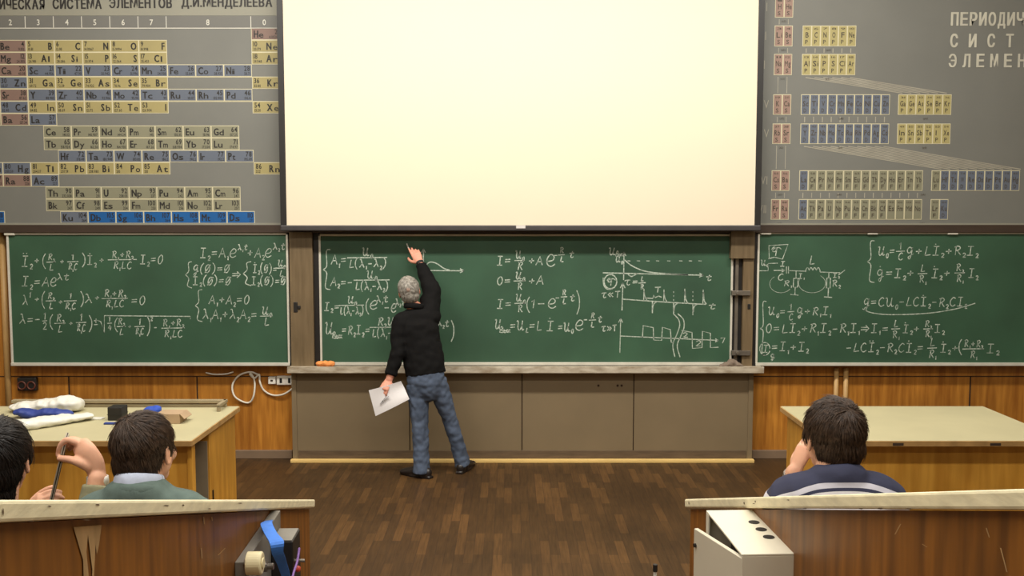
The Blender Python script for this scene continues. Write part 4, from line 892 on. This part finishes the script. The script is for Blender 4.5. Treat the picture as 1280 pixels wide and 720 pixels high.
def hair(name, c, R, m_hair, parent, seed, s=1.0, n=2600, length=.045, low=-.09, crown=(0.01, -.075, .085), bald=None, puff=1.0, nape_w=.058, width=.0016):
    """hair cap plus short locks combed away from the crown"""
    w = lambda x, y, z: c + R @ (V(x, y, z)*s)
    mb = MB(); p = .004*(puff-1)/.1
    mb.ell(w(0, -.024, .04), [(.0815+p)*s, (.0975+p)*s, (.09+p)*s], R, 26, 18)
    mb.ell(w(0, -.045, -.005), [(.072+p)*s, (.072+p)*s, .078*s], R, 24, 16)
    mb.ell(w(0, -.05, low+.042), [nape_w*s, .046*s, .05*s], R, 20, 14)
    for sx in (1, -1): mb.ell(w(sx*.072, .016, .012), [.009*s, .016*s, .034*s], R)
    me = remeshed(mb, .0055, 5, .005, 30, seed)
    rr = random.Random(seed); me.calc_loop_triangles()
    tris = [t for t in me.loop_triangles]; cum = []; a = 0
    for t in tris: a += t.area; cum.append(a)
    import bisect
    st = MB(); Ri = R.inverted(); cr = V(*crown)
    vv = [v.co.copy() for v in me.vertices]; nn = [v.normal.copy() for v in me.vertices]
    for _ in range(n):
        t = tris[bisect.bisect_left(cum, rr.random()*a)]; u, v_ = rr.random(), rr.random()
        if u+v_ > 1: u, v_ = 1-u, 1-v_
        q = vv[t.vertices[0]]*(1-u-v_)+vv[t.vertices[1]]*u+vv[t.vertices[2]]*v_; nr = (nn[t.vertices[0]]+nn[t.vertices[1]]+nn[t.vertices[2]]).normalized()
        l = Ri @ (q-c)/s
        if (l.z < .012 and l.y > -.035) or (l.y > .045 and l.z < .07): continue
        if bald and (l-V(*bald[:3])).length < bald[3] and rr.random() < .93: continue
        d = (l-cr); d = d.normalized()*1.0+V(0, .1, -.75)*min(1, d.length*9)
        sw = V(-d.y, d.x, 0)*.35; d = R @ (d+sw); d = d-nr*d.dot(nr)
        if d.length < 1e-4: continue
        d.normalize(); d = (d+V(rr.gauss(0, .16), rr.gauss(0, .16), rr.gauss(0, .16))); d = (d-nr*d.dot(nr)).normalized()
        L = length*rr.uniform(.5, 1.15)*s; pts = []; pos = q-nr*.002
        lift = rr.uniform(.0, .12)
        for k in range(5):
            f = k/4; pts.append(q+d*(L*f)+nr*(.003+L*(lift*f-.42*f*f*L/.09)))
        sd = d.cross(nr).normalized(); wd = width*rr.uniform(.7, 1.6)*s
        Lp = []
        for k, pnt in enumerate(pts):
            ww = wd*(1-.8*(k/4)**2); Lp += [pnt+sd*ww+nr*.0, pnt-sd*ww, pnt+nr*ww*.9]
        fs = []
        for k in range(4):
            b = 3*k; fs += [(b, b+3, b+5, b+2), (b+2, b+5, b+4, b+1)]
        st.add(Lp, fs)
    k = len(me.vertices)
    st.add([v.co for v in me.vertices], [tuple(p.vertices) for p in me.polygons]); bpy.data.meshes.remove(me)
    return st.build(name, m_hair, parent, smooth=True)
def hand_shapes(mb, wrist, d, back, thumb, curl=(.5, .5, .5, .5), s=1.0, spread=.06, thumb_in=.35, thumb_bend=.5, palm=.092):
    """palm, four fingers of unequal length bent at the knuckles, thumb from the side of the palm"""
    d = d.normalized(); back = (back-d*back.dot(d)).normalized(); sd = d.cross(back).normalized()
    if sd.dot(thumb) < 0: sd = -sd
    K = wrist+d*palm*s
    mb.tube([wrist-d*.02*s, wrist+d*.02*s, wrist+d*.06*s, K], [(.027*s, .019*s), (.032*s, .017*s), (.04*s, .016*s), (.041*s, .013*s)], 16, side=sd)
    for i, (of, ln, r) in enumerate(((.029, .074, .0095), (.0095, .082, .0098), (-.0105, .076, .0092), (-.029, .06, .0082))):
        a = 0; p = K+sd*of*s-d*.012*s; pts = [p]; fd = (d+sd*(of*spread/.03)).normalized()
        for L, kf in ((.012+.45*ln, .8), (.3*ln, 1.1), (.27*ln, .8)):
            a += curl[i]*kf; pts.append(pts[-1]+(fd*math.cos(a)-back*math.sin(a))*(L*s))
        mb.tube(pts, [r*s*1.08, r*s, r*s*.92, r*s*.8], 10, sub=2)
    p = wrist+d*.025*s+sd*.024*s-back*.006*s
    t1 = (sd*.75+d*.65-back*thumb_in).normalized(); t2 = (sd*(.35-thumb_bend*.6)+d*.9-back*(thumb_in+.15)).normalized()
    a = p+t1*.042*s; b = a+(t1*.4+t2*.6).normalized()*.034*s; e = b+t2*.028*s
    mb.tube([p-t1*.01*s, p+t1*.015*s, a, b, e], [.014*s, .0155*s, .0125*s, .0115*s, .009*s], 10, sub=2)
def cloth_mat(name, rgb, rough=.85, var=.12, scale=22, bump=.25): return mat(name, rgb, rough, var, scale, bump=bump, spec=.2)

# ---------------- lecturer, back to us, right arm raised to the board
def Q(px, py, y): return P(px, py, y)
lf = PF(526, 593); rf = PF(580, 585)
lec = thing('person', 'grey-haired person in black jacket and jeans writing on the middle blackboard, papers in left hand', 'person', ((lf.x+rf.x)/2, (lf.y+rf.y)/2, 0))
ya = 7.93
hip = Q(532, 474, 7.98); waist = Q(529, 448, 8.0); chest = Q(521, 412, 8.04); shl = Q(520, 397, 8.06); nk = Q(519, 386, 8.07); hc = Q(511.5, 365, 8.09)
Lh, Lk, La = Q(522, 478, 7.98), Q(525, 533, 7.96), Vector((Q(527, 588, 7.95).x, 7.95, .075))
Rh, Rk, Ra = Q(545, 474, 8.0), Q(562, 524, 8.07), Vector((Q(579, 575, 8.13).x, 8.13, .075))
Ls, Le, Lw = Q(500, 403, 8.0), Q(496.5, 443, 7.93), Q(486.5, 474, 7.9)
Rs, Re, Rw = Q(536, 398, 8.08), Q(539, 362, 8.2), Q(525, 329, 8.35)
Rl = Matrix.Rotation(math.radians(10), 3, 'Z') @ Matrix.Rotation(math.radians(-9), 3, 'Y') @ Matrix.Rotation(math.radians(6), 3, 'X')
b = MB()
head_shapes(b, hc, Rl, nk, 1.01)
b.tube([hip, waist, chest, shl, nk], [(.135, .09), (.13, .085), (.15, .095), (.13, .08), (.06, .06)], 20, side=V(1, 0, 0))
for h, k, a in ((Lh, Lk, La), (Rh, Rk, Ra)): b.tube([h, h*.5+k*.5, k, k*.45+a*.55, a], [.072, .065, .048, .046, .034], 14)
def foot(mb, a, d, s=1.0):
    d = V(d[0], d[1], 0).normalized(); sd = V(-d.y, d.x, 0); g = V(a.x, a.y, 0)
    mb.tube([g-d*.06+V(0, 0, .045), g+d*.02+V(0, 0, .05), g+d*.12+V(0, 0, .035), g+d*.19+V(0, 0, .026)], [(.036*s, .042*s), (.038*s, .047*s), (.046*s, .032*s), (.04*s, .022*s)], 14, side=sd)
foot(b, La, (-.85, .5), .8); foot(b, Ra, (.25, 1), .8)
b.tube([shl+V(-.02, 0, -.02), Ls, Le, Lw], [.06, .055, .042, .03], 14); b.tube([shl+V(.02, 0, -.02), Rs, Re, Rw], [.06, .055, .042, .03], 14)
lw_d = (Q(479.5, 487, 7.85)-Lw)
hand_shapes(b, Lw, lw_d, V(-.25, -1, .1), V(.2, .6, -.7), curl=(.55, .65, .7, .75), s=1.0, thumb_in=.5, thumb_bend=.6)
tipc = Q(508.5, 305, YCB-.012)
hand_shapes(b, Rw, Q(515.5, 308, 8.43)-Rw, V(.2, -1, -.15), V(-1, .2, .2), curl=(.08, .2, .38, .5), s=1.08, thumb_in=.3)
finish('body', remeshed(b, .0045, 4), M_skin2, lec, smooth=True); eyes(hc, Rl, lec, 1.01)
M_hairg = mat('grey_hair', (182, 176, 166), .6, scale=50, rgb2=(118, 112, 104))
hair('hair', hc, Rl, M_hairg, lec, 5, 1.03, n=2800, length=.034, low=-.08, bald=(-.008, -.11, .045, .03), width=.0016)
bm_ = MB(); bm_.ell(hc+Rl @ V(-.008, -.107, .045), (.024, .021, .026), Rl, 18, 12); bm_.build('bald_patch', mat('greyish_scalp', (176, 148, 134), .55, .1, 30), lec, smooth=True)
M_jack = cloth_mat('black_jacket_cloth', (15, 14, 14), .9, .12, 18)
j = MB()
hem = Q(532, 466, 7.985)
hd = (hem-waist).normalized()
j.tube([hem+V(0, 0, -.012), hem*.5+waist*.5, waist, waist*.5+chest*.5, chest, shl, nk+V(0, 0, .0)], [(.168, .122), (.17, .125), (.168, .122), (.176, .125), (.186, .128), (.15, .105), (.072, .075)], 28, side=V(1, 0, .35), round_caps=False)
j.tube([shl+V(-.06, 0, -.02), Ls+V(.012, 0, .0), Ls*.45+Le*.55, Le, Le*.4+Lw*.6, Lw-V(-.012, 0, -.035)], [.07, .078, .067, .062, .052, .045], 18, round_caps=False)
j.tube([shl+V(.03, 0, -.05), Rs+V(.005, 0, 0), Rs*.5+Re*.5, Re, Re*.45+Rw*.55, Rw-(Rw-Re).normalized()*.02], [.085, .092, .088, .08, .06, .044], 18, round_caps=False)
jm = finish('jacket', remeshed(j, .007, 6, .014, 9, 3), M_jack, lec, smooth=True)
cl_ = MB(); nc = nk+V(-.008, -.005, .022)
cl_.tube([nc+V(.075*math.cos(a*.3927), .07*math.sin(a*.3927), .012*math.sin(a*.3927+3.6)) for a in range(17)], [(.024, .014)]*17, 10, side=V(0, 0, 1), sub=2); cl_.build('collar', M_jack, lec, smooth=True)
M_jean = cloth_mat('blue_denim', (82, 93, 112), .85, .28, 6)
t_ = MB()
t_.tube([Q(532, 458, 7.99), hip, hip+V(0, 0, -.09)], [(.15, .105), (.158, .118), (.14, .11)], 26, side=V(1, 0, .15))
t_.tube([Lh+V(0, 0, -.02), Lh*.55+Lk*.45, Lk, Lk*.4+La*.6, La+V(0, 0, -.035)], [(.094, .1), (.083, .09), (.07, .078), (.066, .075), (.074, .085)], 20, side=V(1, 0, 0), round_caps=False)
t_.tube([Rh+V(-.005, 0, -.02), Rh*.55+Rk*.45, Rk, Rk*.4+Ra*.6, Ra+V(0, 0, -.02)], [(.094, .1), (.08, .09), (.064, .074), (.062, .072), (.066, .08)], 20, side=V(1, 0, 0), round_caps=False)
tr_ = finish('jeans', remeshed(t_, .007, 5, .012, 13, 8), M_jean, lec, smooth=True)
pk = MB()
# back pocket stitched on the seat of the jeans: slightly raised patch with a pale worn edge
M_shoe = mat('black_leather', (34, 28, 26), .4, .1, 12)
for a, d in ((La, (-.85, .5)), (Ra, (.35, 1))):
    s_ = MB(); foot(s_, a, d, 1.08); s_.tube([V(a.x, a.y, .03), V(a.x, a.y, .1)], [.045, .043], 14)
    dd = V(d[0], d[1], 0).normalized(); sd = V(-dd.y, dd.x, 0); g = V(a.x, a.y, 0)
    so = [g-dd*.1+sd*.03, g-dd*.1-sd*.03, g+dd*.08-sd*.045, g+dd*.2-sd*.03, g+dd*.225, g+dd*.2+sd*.03, g+dd*.08+sd*.045]
    s_.prism(so, (0, 0, .018)); finish('shoe', remeshed(s_, .006, 3), M_shoe, lec, smooth=True)
w_ = MB(); wd_ = (Rw-Re).normalized(); w_.tube([Rw-wd_*.012, Rw+wd_*.012], [.036, .034], 18, sub=1, round_caps=False); w_.build('cuff', M_dark, lec, smooth=False)
# papers in the left hand and the chalk in the right
M_paper = mat('white_paper', (226, 222, 222), .8, .02, 6)
def sheaf(y):
    A, B, C, D = Q(461, 488, y), Q(501, 476.5, y+.02), Q(512, 498.5, y+.02), Q(469.5, 520, y-.01)
    n = 12; m = MB(); th = .0035; up_, dn_ = [], []
    for i in range(n+1):
        for k in range(n+1):
            u, v = i/n, k/n; p = (A*(1-u)+B*u)*(1-v)+(D*(1-u)+C*u)*v
            p = p+V(0, -.02*math.sin(math.pi*u)+.012*math.sin(5*v)*u, 0); up_.append(p+V(0, -th, 0)); dn_.append(p+V(0, th, 0))
    N = (n+1)**2; f = []
    for i in range(n):
        for k in range(n):
            a = i*(n+1)+k; f += [(a, a+1, a+n+2, a+n+1), (N+a, N+a+n+1, N+a+n+2, N+a+1)]
    rim = [i*(n+1) for i in range(n+1)]+[n*(n+1)+k for k in range(1, n+1)]+[i*(n+1)+n for i in range(n-1, -1, -1)]+[k for k in range(n-1, 0, -1)]
    f += [(rim[i], rim[(i+1) % len(rim)], N+rim[(i+1) % len(rim)], N+rim[i]) for i in range(len(rim))]
    m.add(up_+dn_, f); return m
pa = thing('paper_sheaf', 'sheaf of white papers held in the left hand of the grey-haired lecturer', 'papers', tuple(Q(486, 520, 7.9)))
sheaf(7.86).build('sheets', M_paper, pa, smooth=False)
m = MB(); 
for (a, b_) in (((475, 505), (484, 494)), ((477, 503), (486, 495))):
    A, B = Q(a[0], a[1], 7.828), Q(b_[0], b_[1], 7.828); m.hexa([A+V(-.0015, -.002, 0), A+V(.0015, -.002, 0), A+V(.0015, .008, 0), A+V(-.0015, .008, 0), B+V(-.0015, -.002, 0), B+V(.0015, -.002, 0), B+V(.0015, .008, 0), B+V(-.0015, .008, 0)])
m.build('pen_mark', M_ink, pa)
m = MB(); m.cyl(Q(511, 311, 8.44), tipc, .006, 10); tag(m.build('chalk_stick', M_wht, None), 'white chalk stick in the raised right hand of the grey-haired lecturer', 'chalk')

# ---------------- students
def student(label, hc, yaw, m_hair, seedn, sh_drop=.245, shw=.175, pitch=0, roll=0, s=1.0):
    R = Matrix.Rotation(math.radians(yaw), 3, 'Z') @ Matrix.Rotation(math.radians(roll), 3, 'Y') @ Matrix.Rotation(math.radians(pitch), 3, 'X')
    o = thing('person', label, 'person', (hc.x, hc.y-.06, TZ))
    return o, R
def seated_core(b, hc, R, shz, shw, s=1.0, neck_r=.056, lean=.0, seat=None):
    nk = V(hc.x, hc.y-.055, shz+.045); sh = V(hc.x, hc.y-.07, shz); ch = sh+V(0, -.02, -.14); hp = V(hc.x, hc.y-.12-lean, (seat or TZ+.43)+.13)
    head_shapes(b, hc, R, nk, s, neck_r)
    b.tube([hp, hp*.5+ch*.5, ch, sh, nk], [(.15, .1), (.14, .1), (.15, .1), (.12, .075), (.055, .055)], 22, side=V(1, 0, 0))
    for sx in (-1, 1):
        h = hp+V(sx*.085, 0, -.03); k = h+V(sx*.05, .42, .0); a = V(k.x, k.y-.02, TZ+.08)
        b.tube([h, h*.5+k*.5, k, a], [.07, .064, .05, .036], 12)
        b.tube([a+V(0, -.05, -.04), a+V(0, .06, -.045), a+V(0, .17, -.055)], [.034, .034, .022], 10)
    return nk, sh, ch, hp
def trousers(hp, m_, parent):
    t = MB(); t.tube([hp+V(0, 0, .12), hp+V(0, 0, .05), hp+V(0, 0, .01)], [(.165, .125), (.175, .14), (.16, .13)], 22, side=V(1, 0, 0))
    for sx in (-1, 1):
        h = hp+V(sx*.085, 0, -.03); k = h+V(sx*.05, .42, .0); a = V(k.x, k.y-.02, TZ+.08)
        t.tube([h, h*.5+k*.5, k, a+V(0, 0, .0)], [.09, .083, .07, .06], 14)
    finish('trousers', remeshed(t, .012, 4), m_, parent, smooth=True)
    for sx in (-1, 1):
        h = hp+V(sx*.085, 0, -.03); k = h+V(sx*.05, .42, .0); a = V(k.x, k.y-.02, TZ+.08)
        f = MB(); f.tube([a+V(0, -.06, -.035), a+V(0, .06, -.035), a+V(0, .19, -.05)], [(.042, .044), (.045, .042), (.038, .028)], 12); finish('shoe', remeshed(f, .009, 3), M_shoe, parent, smooth=True)
M_hairb = mat('dark_brown_hair', (76, 57, 43), .5, scale=70, rgb2=(37, 27, 21), spec=.3)
M_hairk = mat('black_hair', (36, 29, 27), .45, scale=70, rgb2=(18, 15, 14), spec=.4)
M_dkcloth = cloth_mat('dark_trouser_cloth', (46, 46, 54))

# right student, striped navy and white shirt, cheek resting on the left hand
h1 = P(1039, 548.5, 3.15); s1, R1 = student('dark-haired seated student in a navy shirt with white stripes behind the right parapet', h1, 12, M_hairb, 2)
SHZ = P(1043, 607, 3.08).z
b = MB(); nk, sh, ch_, hp = seated_core(b, h1, R1, SHZ, .17, 1.03)
Lw = P(993, 590, 3.24); Le = Lw+V(-.02, .12, -.24); Ls = sh+V(-.155, 0, -.045); Rs = sh+V(.155, 0, -.045)
b.tube([sh+V(-.05, 0, -.02), Ls, Le, Lw], [.055, .05, .038, .029], 12)
Re = Rs+V(.05, .14, -.26); Rw = Re+V(-.12, .2, .03); b.tube([sh+V(.05, 0, -.02), Rs, Re, Rw], [.055, .05, .038, .029], 12)
hand_shapes(b, Lw, P(1003, 566, 3.25)-Lw, V(-.9, -.35, .1), V(.3, 1, 0), curl=(.35, .45, .55, .6), s=.95)
hand_shapes(b, Rw, V(-.6, .6, -.05), V(0, 0, 1), V(-.6, -.6, 0), curl=(.2, .25, .3, .3), s=.95)
finish('body', remeshed(b, .0045, 4), M_skin, s1, smooth=True); eyes(h1, R1, s1, 1.03)
hair('hair', h1, R1, M_hairb, s1, 2, 1.05, n=5200, length=.046, low=-.134, puff=1.09, nape_w=.064, width=.0011)
def stripe_mat():
    m = cloth_mat('striped_shirt_cloth', (60, 62, 82)); N = m.node_tree.nodes; K = m.node_tree.links; bs = N['Principled BSDF']
    tc = next(n for n in N if n.type == 'TEX_COORD'); sx = N.new('ShaderNodeSeparateXYZ'); K.new(tc.outputs['Object'], sx.inputs[0])
    z0 = SHZ-TZ   # object coordinates start at the person's base
    ab = N.new('ShaderNodeMath'); ab.operation = 'MULTIPLY'; K.new(sx.outputs['X'], ab.inputs[0]); K.new(sx.outputs['X'], ab.inputs[1])
    am = N.new('ShaderNodeMath'); am.operation = 'MULTIPLY'; am.inputs[1].default_value = 1.35; K.new(ab.outputs[0], am.inputs[0])
    ad = N.new('ShaderNodeMath'); ad.operation = 'ADD'; K.new(sx.outputs['Z'], ad.inputs[0]); K.new(am.outputs[0], ad.inputs[1])
    mr = N.new('ShaderNodeMapRange'); mr.inputs['From Min'].default_value = z0-.4; mr.inputs['From Max'].default_value = z0+.1; K.new(ad.outputs[0], mr.inputs['Value'])
    cr = N.new('ShaderNodeValToRGB'); cr.color_ramp.interpolation = 'CONSTANT'; K.new(mr.outputs[0], cr.inputs[0])
    nav, pale, whi = (*lin((58, 60, 80)), 1), (*lin((198, 196, 206)), 1), (*lin((206, 202, 204)), 1)
    f = lambda dz: (dz+.4)/.5
    el = cr.color_ramp.elements; el[0].position = 0; el[0].color = nav; el[1].position = f(-.3); el[1].color = whi
    for p_, c_ in ((f(STR[0]), nav), (f(STR[1]), pale), (f(STR[2]), nav)):
        e = el.new(p_); e.color = c_
    K.new(cr.outputs[0], bs.inputs['Base Color']); return m
STR = (.007, .0175, .032)
M_str = stripe_mat(); M_navy = cloth_mat('navy_collar_cloth', (56, 58, 78))
j = MB(); j.tube([hp+V(0, 0, .02), hp*.5+ch_*.5, ch_, sh+V(0, 0, -.02), sh+V(0, .0, .035), sh+V(0, .008, .068)], [(.175, .135), (.17, .13), (.185, .125), (.16, .098), (.1, .085), (.068, .068)], 28, side=V(1, 0, 0), round_caps=False)
j.tube([sh+V(-.05, 0, -.022), Ls, Ls*.5+Le*.5, Le*.9+Ls*.1], [.078, .073, .064, .06], 16, round_caps=False); j.tube([sh+V(.05, 0, -.022), Rs, Rs*.5+Re*.5, Re*.9+Rs*.1], [.078, .073, .064, .06], 16, round_caps=False)
finish('shirt', remeshed(j, .008, 6, .007, 10, 4), M_str, s1, smooth=True)
def collar(nc, rx, ry, hgt, m_, parent, tilt=.25, th=.007, nm='collar'):
    c_ = MB(); c_.tube([nc+V(rx*math.cos(a*.314), ry*math.sin(a*.314), -tilt*ry*math.sin(a*.314)) for a in range(21)], [(hgt, th)]*21, 10, side=V(0, 0, 1), sub=2, round_caps=False); return c_.build(nm, m_, parent, smooth=True)
collar(nk+V(0, -.004, -.012), .07, .068, .024, M_navy, s1, .3, .009)
wt = MB(); d_ = (Lw-Le).normalized(); wt.tube([Lw-d_*.03, Lw-d_*.012], [.034, .034], 18, sub=1, round_caps=False); wt.ell(Lw-d_*.021+V(-.025, -.02, .0), (.012, .012, .012)); wt.build('wristwatch', M_steel, s1, smooth=False)
trousers(hp, M_dkcloth, s1)

# left student with grey-green jacket, phone in the raised left hand
h2 = P(184, 565, 3.1); s2, R2 = student('brown-haired seated student in a grey-green jacket with pale blue shirt collar, left hand raised', h2, -16, M_hairb, 3)
SHZ2 = P(180, 622, 3.03).z-.01
b = MB(); nk, sh, ch_, hp = seated_core(b, h2, R2, SHZ2, .17, 1.03)
Lw = P(122, 599, 3.14); Le = Lw+V(.0, -.02, -.25); Ls = sh+V(-.15, 0, -.055); Rs = sh+V(.175, 0, -.06)
Le = V(Lw.x-.0, Lw.y-.06, Lw.z-.23)
b.tube([sh+V(-.05, 0, -.02), Ls, Le, Lw], [.055, .05, .04, .031], 12)
Re = Rs+V(.05, .14, -.26); Rw = Re+V(-.1, .2, .03); b.tube([sh+V(.05, 0, -.02), Rs, Re, Rw], [.055, .05, .038, .029], 12)
# raised hand: back of the hand towards us, fingers bent over to the left, pinching the phone
def hp_(px, py, dy=0): return P(px, py, 3.15+dy)
b.tube([hp_(121, 604), hp_(121, 592), hp_(116, 578), hp_(108, 566), hp_(101, 557, .01)], [(.029, .022), (.03, .021), (.037, .022), (.038, .021), (.033, .017)], 16, side=V(.75, 0, .65))
fg = [([(94, 553, .0), (84, 550, -.005), (76, 557, -.005), (73, 569, 0)], .0105), ([(100, 552, .015), (90, 549, .02), (80, 554, .02), (75, 565, .018)], .0105), ([(107, 556, .03), (97, 551, .04), (86, 553, .045), (78, 562, .04)], .0098), ([(112, 562, .04), (104, 555, .055), (95, 555, .06), (87, 562, .06)], .0085)]
for pts, r in fg: b.tube([hp_(*p) for p in pts], [r*1.15, r*1.08, r, r*.88], 10, sub=3)
b.tube([hp_(111, 584, -.01), hp_(101, 579, -.02), hp_(88, 574.5, -.02), hp_(75, 573, -.012)], [.017, .0155, .0125, .0105], 12, sub=3)
hand_shapes(b, Rw, V(-.6, .6, -.05), V(0, 0, 1), V(-.6, -.6, 0), curl=(.2, .25, .3, .3), s=.95)
finish('body', remeshed(b, .0042, 4), M_skin, s2, smooth=True); eyes(h2, R2, s2, 1.03)
hair('hair', h2, R2, M_hairb, s2, 3, 1.02, n=5200, length=.05, low=-.136, puff=1.08, width=.0011, crown=(-.01, -.06, .1))
M_gj = cloth_mat('grey_green_jacket', (94, 109, 103)); M_bl = cloth_mat('pale_blue_shirt', (186, 194, 214)); M_kh = cloth_mat('lit_khaki_sleeve', (150, 146, 116))  # sleeve khaki: the jacket's grey-green with lamp light put into its colour
j = MB(); j.tube([hp+V(0, 0, .02), hp*.5+ch_*.5, ch_, sh+V(0, 0, -.02), sh+V(0, 0, .035), sh+V(0, .005, .068)], [(.175, .135), (.17, .13), (.185, .125), (.17, .102), (.11, .092), (.076, .074)], 28, side=V(1, 0, 0), round_caps=False)
j.tube([sh+V(.05, 0, -.022), Rs, Rs*.5+Re*.5, Re, Rw*.8+Re*.2], [.078, .073, .064, .06, .05], 16, round_caps=False)
j.tube([sh+V(-.05, 0, -.022), Ls, Ls*.5+Le*.5, Le], [.078, .073, .064, .06], 16, round_caps=False)
finish('jacket', remeshed(j, .008, 6, .008, 10, 9), M_gj, s2, smooth=True)
d_ = (Lw-Le).normalized(); cu_ = Lw-d_*.02+V(.016, 0, 0)
j = MB(); j.tube([Le+V(.02, .0, -.0), Le*.5+cu_*.5, cu_], [(.07, .062), (.067, .06), (.065, .055)], 20, round_caps=False, side=V(1, 0, 0)); finish('sleeve', remeshed(j, .006, 4, .005, 16, 4), M_kh, s2, smooth=True)
collar(nk+V(-.006, -.004, .012), .07, .07, .024, M_bl, s2, .35); collar(nk+V(.004, -.008, -.014), .084, .082, .019, M_gj, s2, .3, .011, 'lapel')
wt = MB(); c_ = hp_(122, 600); wt.tube([c_-V(0, 0, .012), c_+V(0, 0, .012)], [(.036, .032), (.035, .031)], 20, side=V(1, 0, 0), round_caps=False, sub=1); wt.ell(c_+V(.032, -.012, 0), (.01, .014, .016)); wt.build('wristwatch', M_wht, s2, smooth=False)
trousers(hp, M_dkcloth, s2)
a, b_ = hp_(81.5, 552, .0), hp_(63.5, 628, .0); ph = thing('tablet_computer', 'thin dark tablet with silvery rim held edge-on between the two left students', 'tablet', tuple(b_))
ax = (b_-a).normalized(); dpt = ray(73, 590)+V(.02, 0, 0); dpt.normalize(); dpt = (dpt-ax*dpt.dot(ax)).normalized(); nn = ax.cross(dpt).normalized()
def plate(o0, o1, x0, x1, w0, w1):
    A = lambda u, v, q: a+ax*u+dpt*v+nn*q
    L_ = (b_-a).length
    return MB().hexa([A(x0, w0, o0), A(x0, w1, o0), A(x0, w1, o1), A(x0, w0, o1), A(L_-x1, w0, o0), A(L_-x1, w1, o0), A(L_-x1, w1, o1), A(L_-x1, w0, o1)])
plate(-.0012, .0018, 0, 0, -.01, .1).build('body', M_blkmetal, ph, bevel=.0015); M_rim = mat('silver_grey_rim', (176, 166, 148), .4, .05, 20); plate(-.0055, -.0012, .0, .0, -.011, .1).build('rim', M_rim, ph, bevel=.001); plate(.0018, .005, .0, .0, -.011, .1).build('rim', M_rim, ph, bevel=.001); plate(.005, .0056, .006, .006, -.004, .094).build('screen', M_dark, ph)

# student at the left edge, black hair, turned to the right
h3 = P(1, 577, 3.04); s3, R3 = student('black-haired seated student in dark clothes cut off by the left edge of the photo', h3, 3, M_hairk, 4)
SHZ3 = P(0, 650, 3.02).z-.04
b = MB(); nk, sh, ch_, hp = seated_core(b, h3, R3, SHZ3, .17, 1.06)
Ls = sh+V(-.15, 0, -.05); Rs = sh+V(.15, 0, -.05); Rw = P(30, 645, 3.22); Re = Rw+V(-.0, -.16, -.2)
Le = Ls+V(-.03, .14, -.26); Lw2 = Le+V(.12, .2, .03)
b.tube([sh+V(-.05, 0, -.02), Ls, Le, Lw2], [.055, .05, .038, .029], 12); b.tube([sh+V(.05, 0, -.02), Rs, Re, Rw], [.055, .05, .038, .029], 12)
hand_shapes(b, Lw2, V(.6, .6, -.05), V(0, 0, 1), V(.6, -.6, 0), curl=(.2, .25, .3, .3), s=.95)
hand_shapes(b, Rw, P(47, 630, 3.2)-Rw, V(-.2, -.75, .6), V(-.3, .2, 1), curl=(.6, .65, .7, .75), s=.95)
finish('body', remeshed(b, .0045, 4), M_skin, s3, smooth=True); eyes(h3, R3, s3, 1.06)
hair('hair', h3, R3, M_hairk, s3, 4, 1.1, n=5000, length=.05, low=-.112, puff=1.1, width=.0011)
M_bk = cloth_mat('black_pullover', (34, 32, 36))
j = MB(); j.tube([hp+V(0, 0, .02), hp*.5+ch_*.5, ch_, sh+V(0, 0, -.02), sh+V(0, 0, .035), sh+V(0, .005, .07)], [(.175, .135), (.17, .13), (.185, .125), (.16, .098), (.1, .085), (.07, .07)], 28, side=V(1, 0, 0), round_caps=False)
j.tube([sh+V(-.05, 0, -.035), Ls, Ls*.5+Le*.5, Le, Lw2*.8+Le*.2], [.07, .07, .064, .06, .045], 16, round_caps=False); j.tube([sh+V(.05, 0, -.022), Rs, Rs*.5+Re*.5, Re, Rw*.8+Re*.2], [.078, .073, .064, .06, .045], 16, round_caps=False)
finish('pullover', remeshed(j, .008, 6, .006, 10, 2), M_bk, s3, smooth=True)
collar(nk+V(0, .0, .012), .07, .07, .026, M_bk, s3, .3, .01)
trousers(hp, M_dkcloth, s3)

# benches the students sit on
def bench(x0, x1, yc, label):
    z = TZ+.43; o = thing('bench', label, 'bench', ((x0+x1)/2, yc, TZ), 'benches behind the parapets')
    MB().box((x0, yc-.19, z-.035), (x1, yc+.19, z)).build('seat', M_desk, o, bevel=.006)
    for x in (x0+.08, x1-.08): MB().box((x-.03, yc-.16, TZ), (x+.03, yc+.16, z-.035)).build('leg', M_desk, o, bevel=.004)
bench(-2.4, -1.02, 2.93, 'plywood bench behind the left parapet with two seated students'); bench(.9, 2.2, 3.0, 'plywood bench behind the right parapet under the student in stripes')
